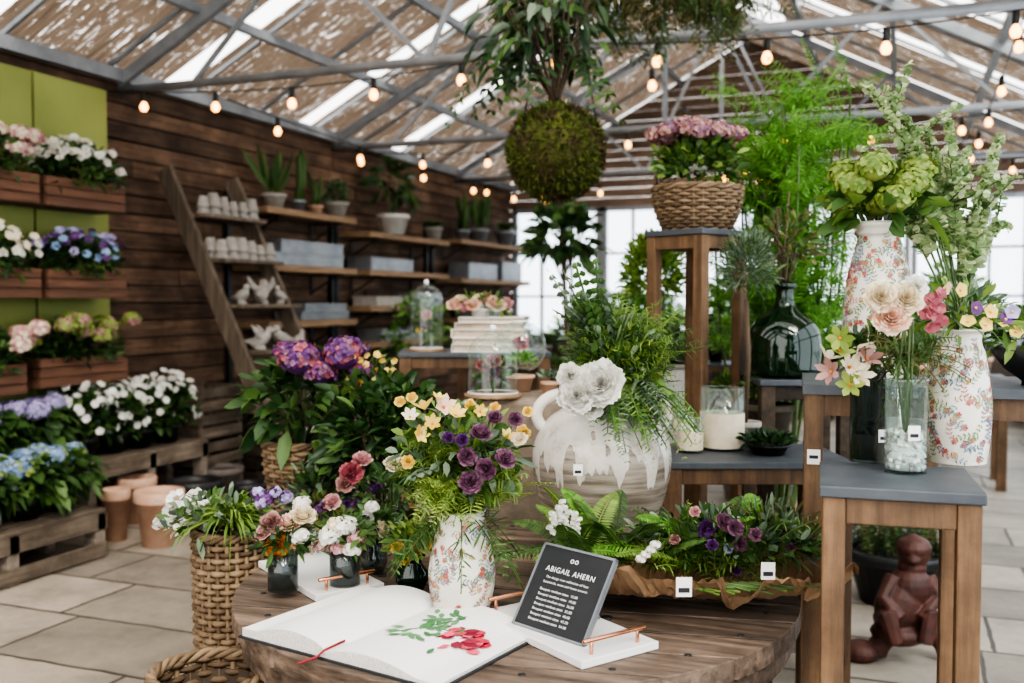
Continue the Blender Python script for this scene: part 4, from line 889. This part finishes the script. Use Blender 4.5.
for i in range(60):
    a=rng.random()*6.28; q=.25*math.sqrt(rng.random()); flowers(mb,b+V3(q*math.cos(a),q*math.sin(a),.42+.06*rng.random()),UP,.012,pW,5)
mb.fin('potted_heather')
# ---------------------------------------------------------------- hanging moss ball
mb=MB(); b=W(556,152,4.5); ell(mb,b,(.205,.205,.2),moss,28); n=5600; d=nrm(rng.normal(size=(n,3)))
cl=np.sin(d[:,0]*7+1)*np.cos(d[:,2]*6+d[:,1]*5)>.2; mG=leafmat('moss_tufts',(.035,.045,.01),(.15,.19,.03),.1,.9); mB=leafmat('moss_brown',(.04,.025,.012),(.13,.09,.035),.05,.9)
for q_,m_ in ((cl,mB),(~cl,mG)): leaves(mb,b+d[q_]*(.195+.02*rng.random((q_.sum(),1))),nrm(d[q_]+rng.normal(size=(q_.sum(),3))*.9),.03,.008,m_)
t=b+UP*.2; stems(mb,t,t+UP*.32-RX*.06,(.3,.22,.3),26,.005,brs)
bush(mb,t+UP*.36-RX*.08,(.32,.24,.34),430,.1,.038,[gD,gG,gM],up=-.2,droop=.6,shell=.25,zmin=-.6)
for i in range(12): 
    p0=t+RX*(rng.random()-.65)*.5+UP*.25; frond(mb,p0,nrm(RX*(rng.random()-.6)+UP*-.2+AX*(rng.random()-.5)),.3,[gD,gM][i%2],.07,.025,9,.7)
for a in (0,2.1,4.2): tube(mb,[b+V3(.2*math.cos(a),.2*math.sin(a),.05),(b[0],b[1],3.3)],.003,blk,4)
tube(mb,[(b[0],b[1],3.3),(b[0],b[1],roofz(b[0]))],.004,blk,4); mb.fin('hanging_moss_ball_plant')
mb=MB(); 
for i in range(230):
    s=C(.35+rng.random()*.9,4.9+rng.random()*.45,2.9+rng.random()*.4); frond(mb,s,nrm(rng.normal(size=3)*[1,1,.3]+V3(0,0,-.1)),.28,[gO,gM,gO][i%3],.06,.012,14,.4,twist=True)
tube(mb,[C(.3,5.1,3.05),C(.8,5.15,3.03),C(1.3,5.2,3.05)],.02,brs,6)
for q in (.3,.8,1.25): tube(mb,[C(q,5.15,3.03),C(q,5.15,roofz(C(q,5.15,0)[0])+.02)],.003,blk,4)
mb.fin('hanging_dried_foliage')
# ---------------------------------------------------------------- background
mb=MB(); b=C(.42,8.2,0); pot(mb,b,.2,.35,zinc,soil); tube(mb,[b+UP*.3,b+UP*1.2+RX*.03,b+UP*1.75],.02,brs,6); bush(mb,b+UP*1.95,(.28,.28,.26),190,.18,.11,[gM,gD],droop=.4); stems(mb,b+UP*1.6,b+UP*1.95,(.25,.25,.2),10,.008,brs); mb.fin('fiddle_leaf_fig')
for (xc,d,zt,w) in ((.75,7.0,.8,1.1),(.3,10,.85,1.6),(2.2,9.5,.85,1.4),(2.1,6.4,.9,1.2),(3.2,8.0,.85,1.4)):
    pedestal('back_display_table',xc,d,zt,w,.6,-TH,leg=.07)
    for k in range(5):
        p=C(xc,d,zt)+V3((k/4-.5)*w*.75,rng.normal()*.06,0); pplant('potted_nursery_plant',p,.08,.15,['fern','bushy','fern','bushy','broad'][k],[zinc,blackp,cement,zinc,terra][k],.8+.3*rng.random())
for (xc,d,s) in ((1.7,7.2,1.8),(-.9,9.5,1.5),(1.2,9.0,1.6),(2.75,6.9,1.6),(3.9,8.9,1.9)):
    mb=MB(); b=C(xc,d,0); pot(mb,b,.2,.35,[zinc,cement][int(d)%2],soil); tube(mb,[b+UP*.3,b+UP*.6*s],.02,brs,6); bush(mb,b+UP*.72*s,(.3,.3,.4),420,.12,.05,[gD,gM,gF],droop=.3); mb.fin('potted_tree')
for (px,d) in ((470,6),(505,7.5),(640,9.6)):
    mb=MB(); b=C((px-512)/F*d,d,0); pot(mb,b,.2,.4,zinc,soil); bush(mb,b+UP*.55,(.25,.25,.25),300,.1,.04,[gD,gM]); mb.fin('potted_shrub')
mb=MB(); 
for i in range(3):
    box(mb,(-3.2+i*1.5,12.6,.95),(1.2,.4,.04),wDark); box(mb,(-3.2+i*1.5,12.6,.4),(1.2,.4,.04),wDark)
    for sx in(-1,1): box(mb,(-3.2+i*1.5+sx*.57,12.6,.48),(.05,.4,.96),wDark)
    for k in range(4): lathe(mb,(-3.6+i*1.5+k*.27,12.6,.97),[(0,0),(.09,0),(.1,.2),(0,.2)],[zinc,terra,cement,blackp][k],12)
mb.fin('back_display_rack')
for x in (-4.5,-2,.5):
    mb=MB(); bush(mb,(x,17.5,.6),(1.6,.6,.9),900,.3,.15,[gM,gG,gL]); tube(mb,[(x,17.5,-.1),(x,17.5,.8)],.06,brs,6); mb.fin('outdoor_shrub')
mb=MB(); box(mb,(-2,30,-.16),(60,40,.1),plain('gravel',(.5,.5,.48),.9)); mb.fin('ground')
# ---------------------------------------------------------------- camera / light
cd=bpy.data.cameras.new('camera'); cam_=bpy.data.objects.new('camera',cd); bpy.context.collection.objects.link(cam_)
cam_.location=(0,0,CZ); cam_.rotation_euler=(pi/2-PT,0,TH); cd.lens=35; cd.sensor_width=36; cd.clip_start=.05
cd.dof.use_dof=True; cd.dof.focus_distance=2.3; cd.dof.aperture_fstop=2.8
bpy.context.scene.camera=cam_
w=bpy.data.worlds.new('sky'); bpy.context.scene.world=w; w.use_nodes=True; nt=w.node_tree; bg=nt.nodes['Background']; bg.inputs[0].default_value=(1,.985,.965,1); bg.inputs[1].default_value=3.1
s=bpy.data.lights.new('sun','SUN'); s.energy=4.; s.angle=.5; s.color=(1,.93,.84); so=bpy.data.objects.new('sun',s); bpy.context.collection.objects.link(so); so.rotation_euler=(math.radians(38),math.radians(28),.2)
vs=bpy.context.scene.view_settings; vs.view_transform='AgX'; vs.look='AgX - High Contrast'; vs.exposure=0.02
print('OBJ',len(bpy.data.objects),'POLY',sum(len(m.polygons) for m in bpy.data.meshes))
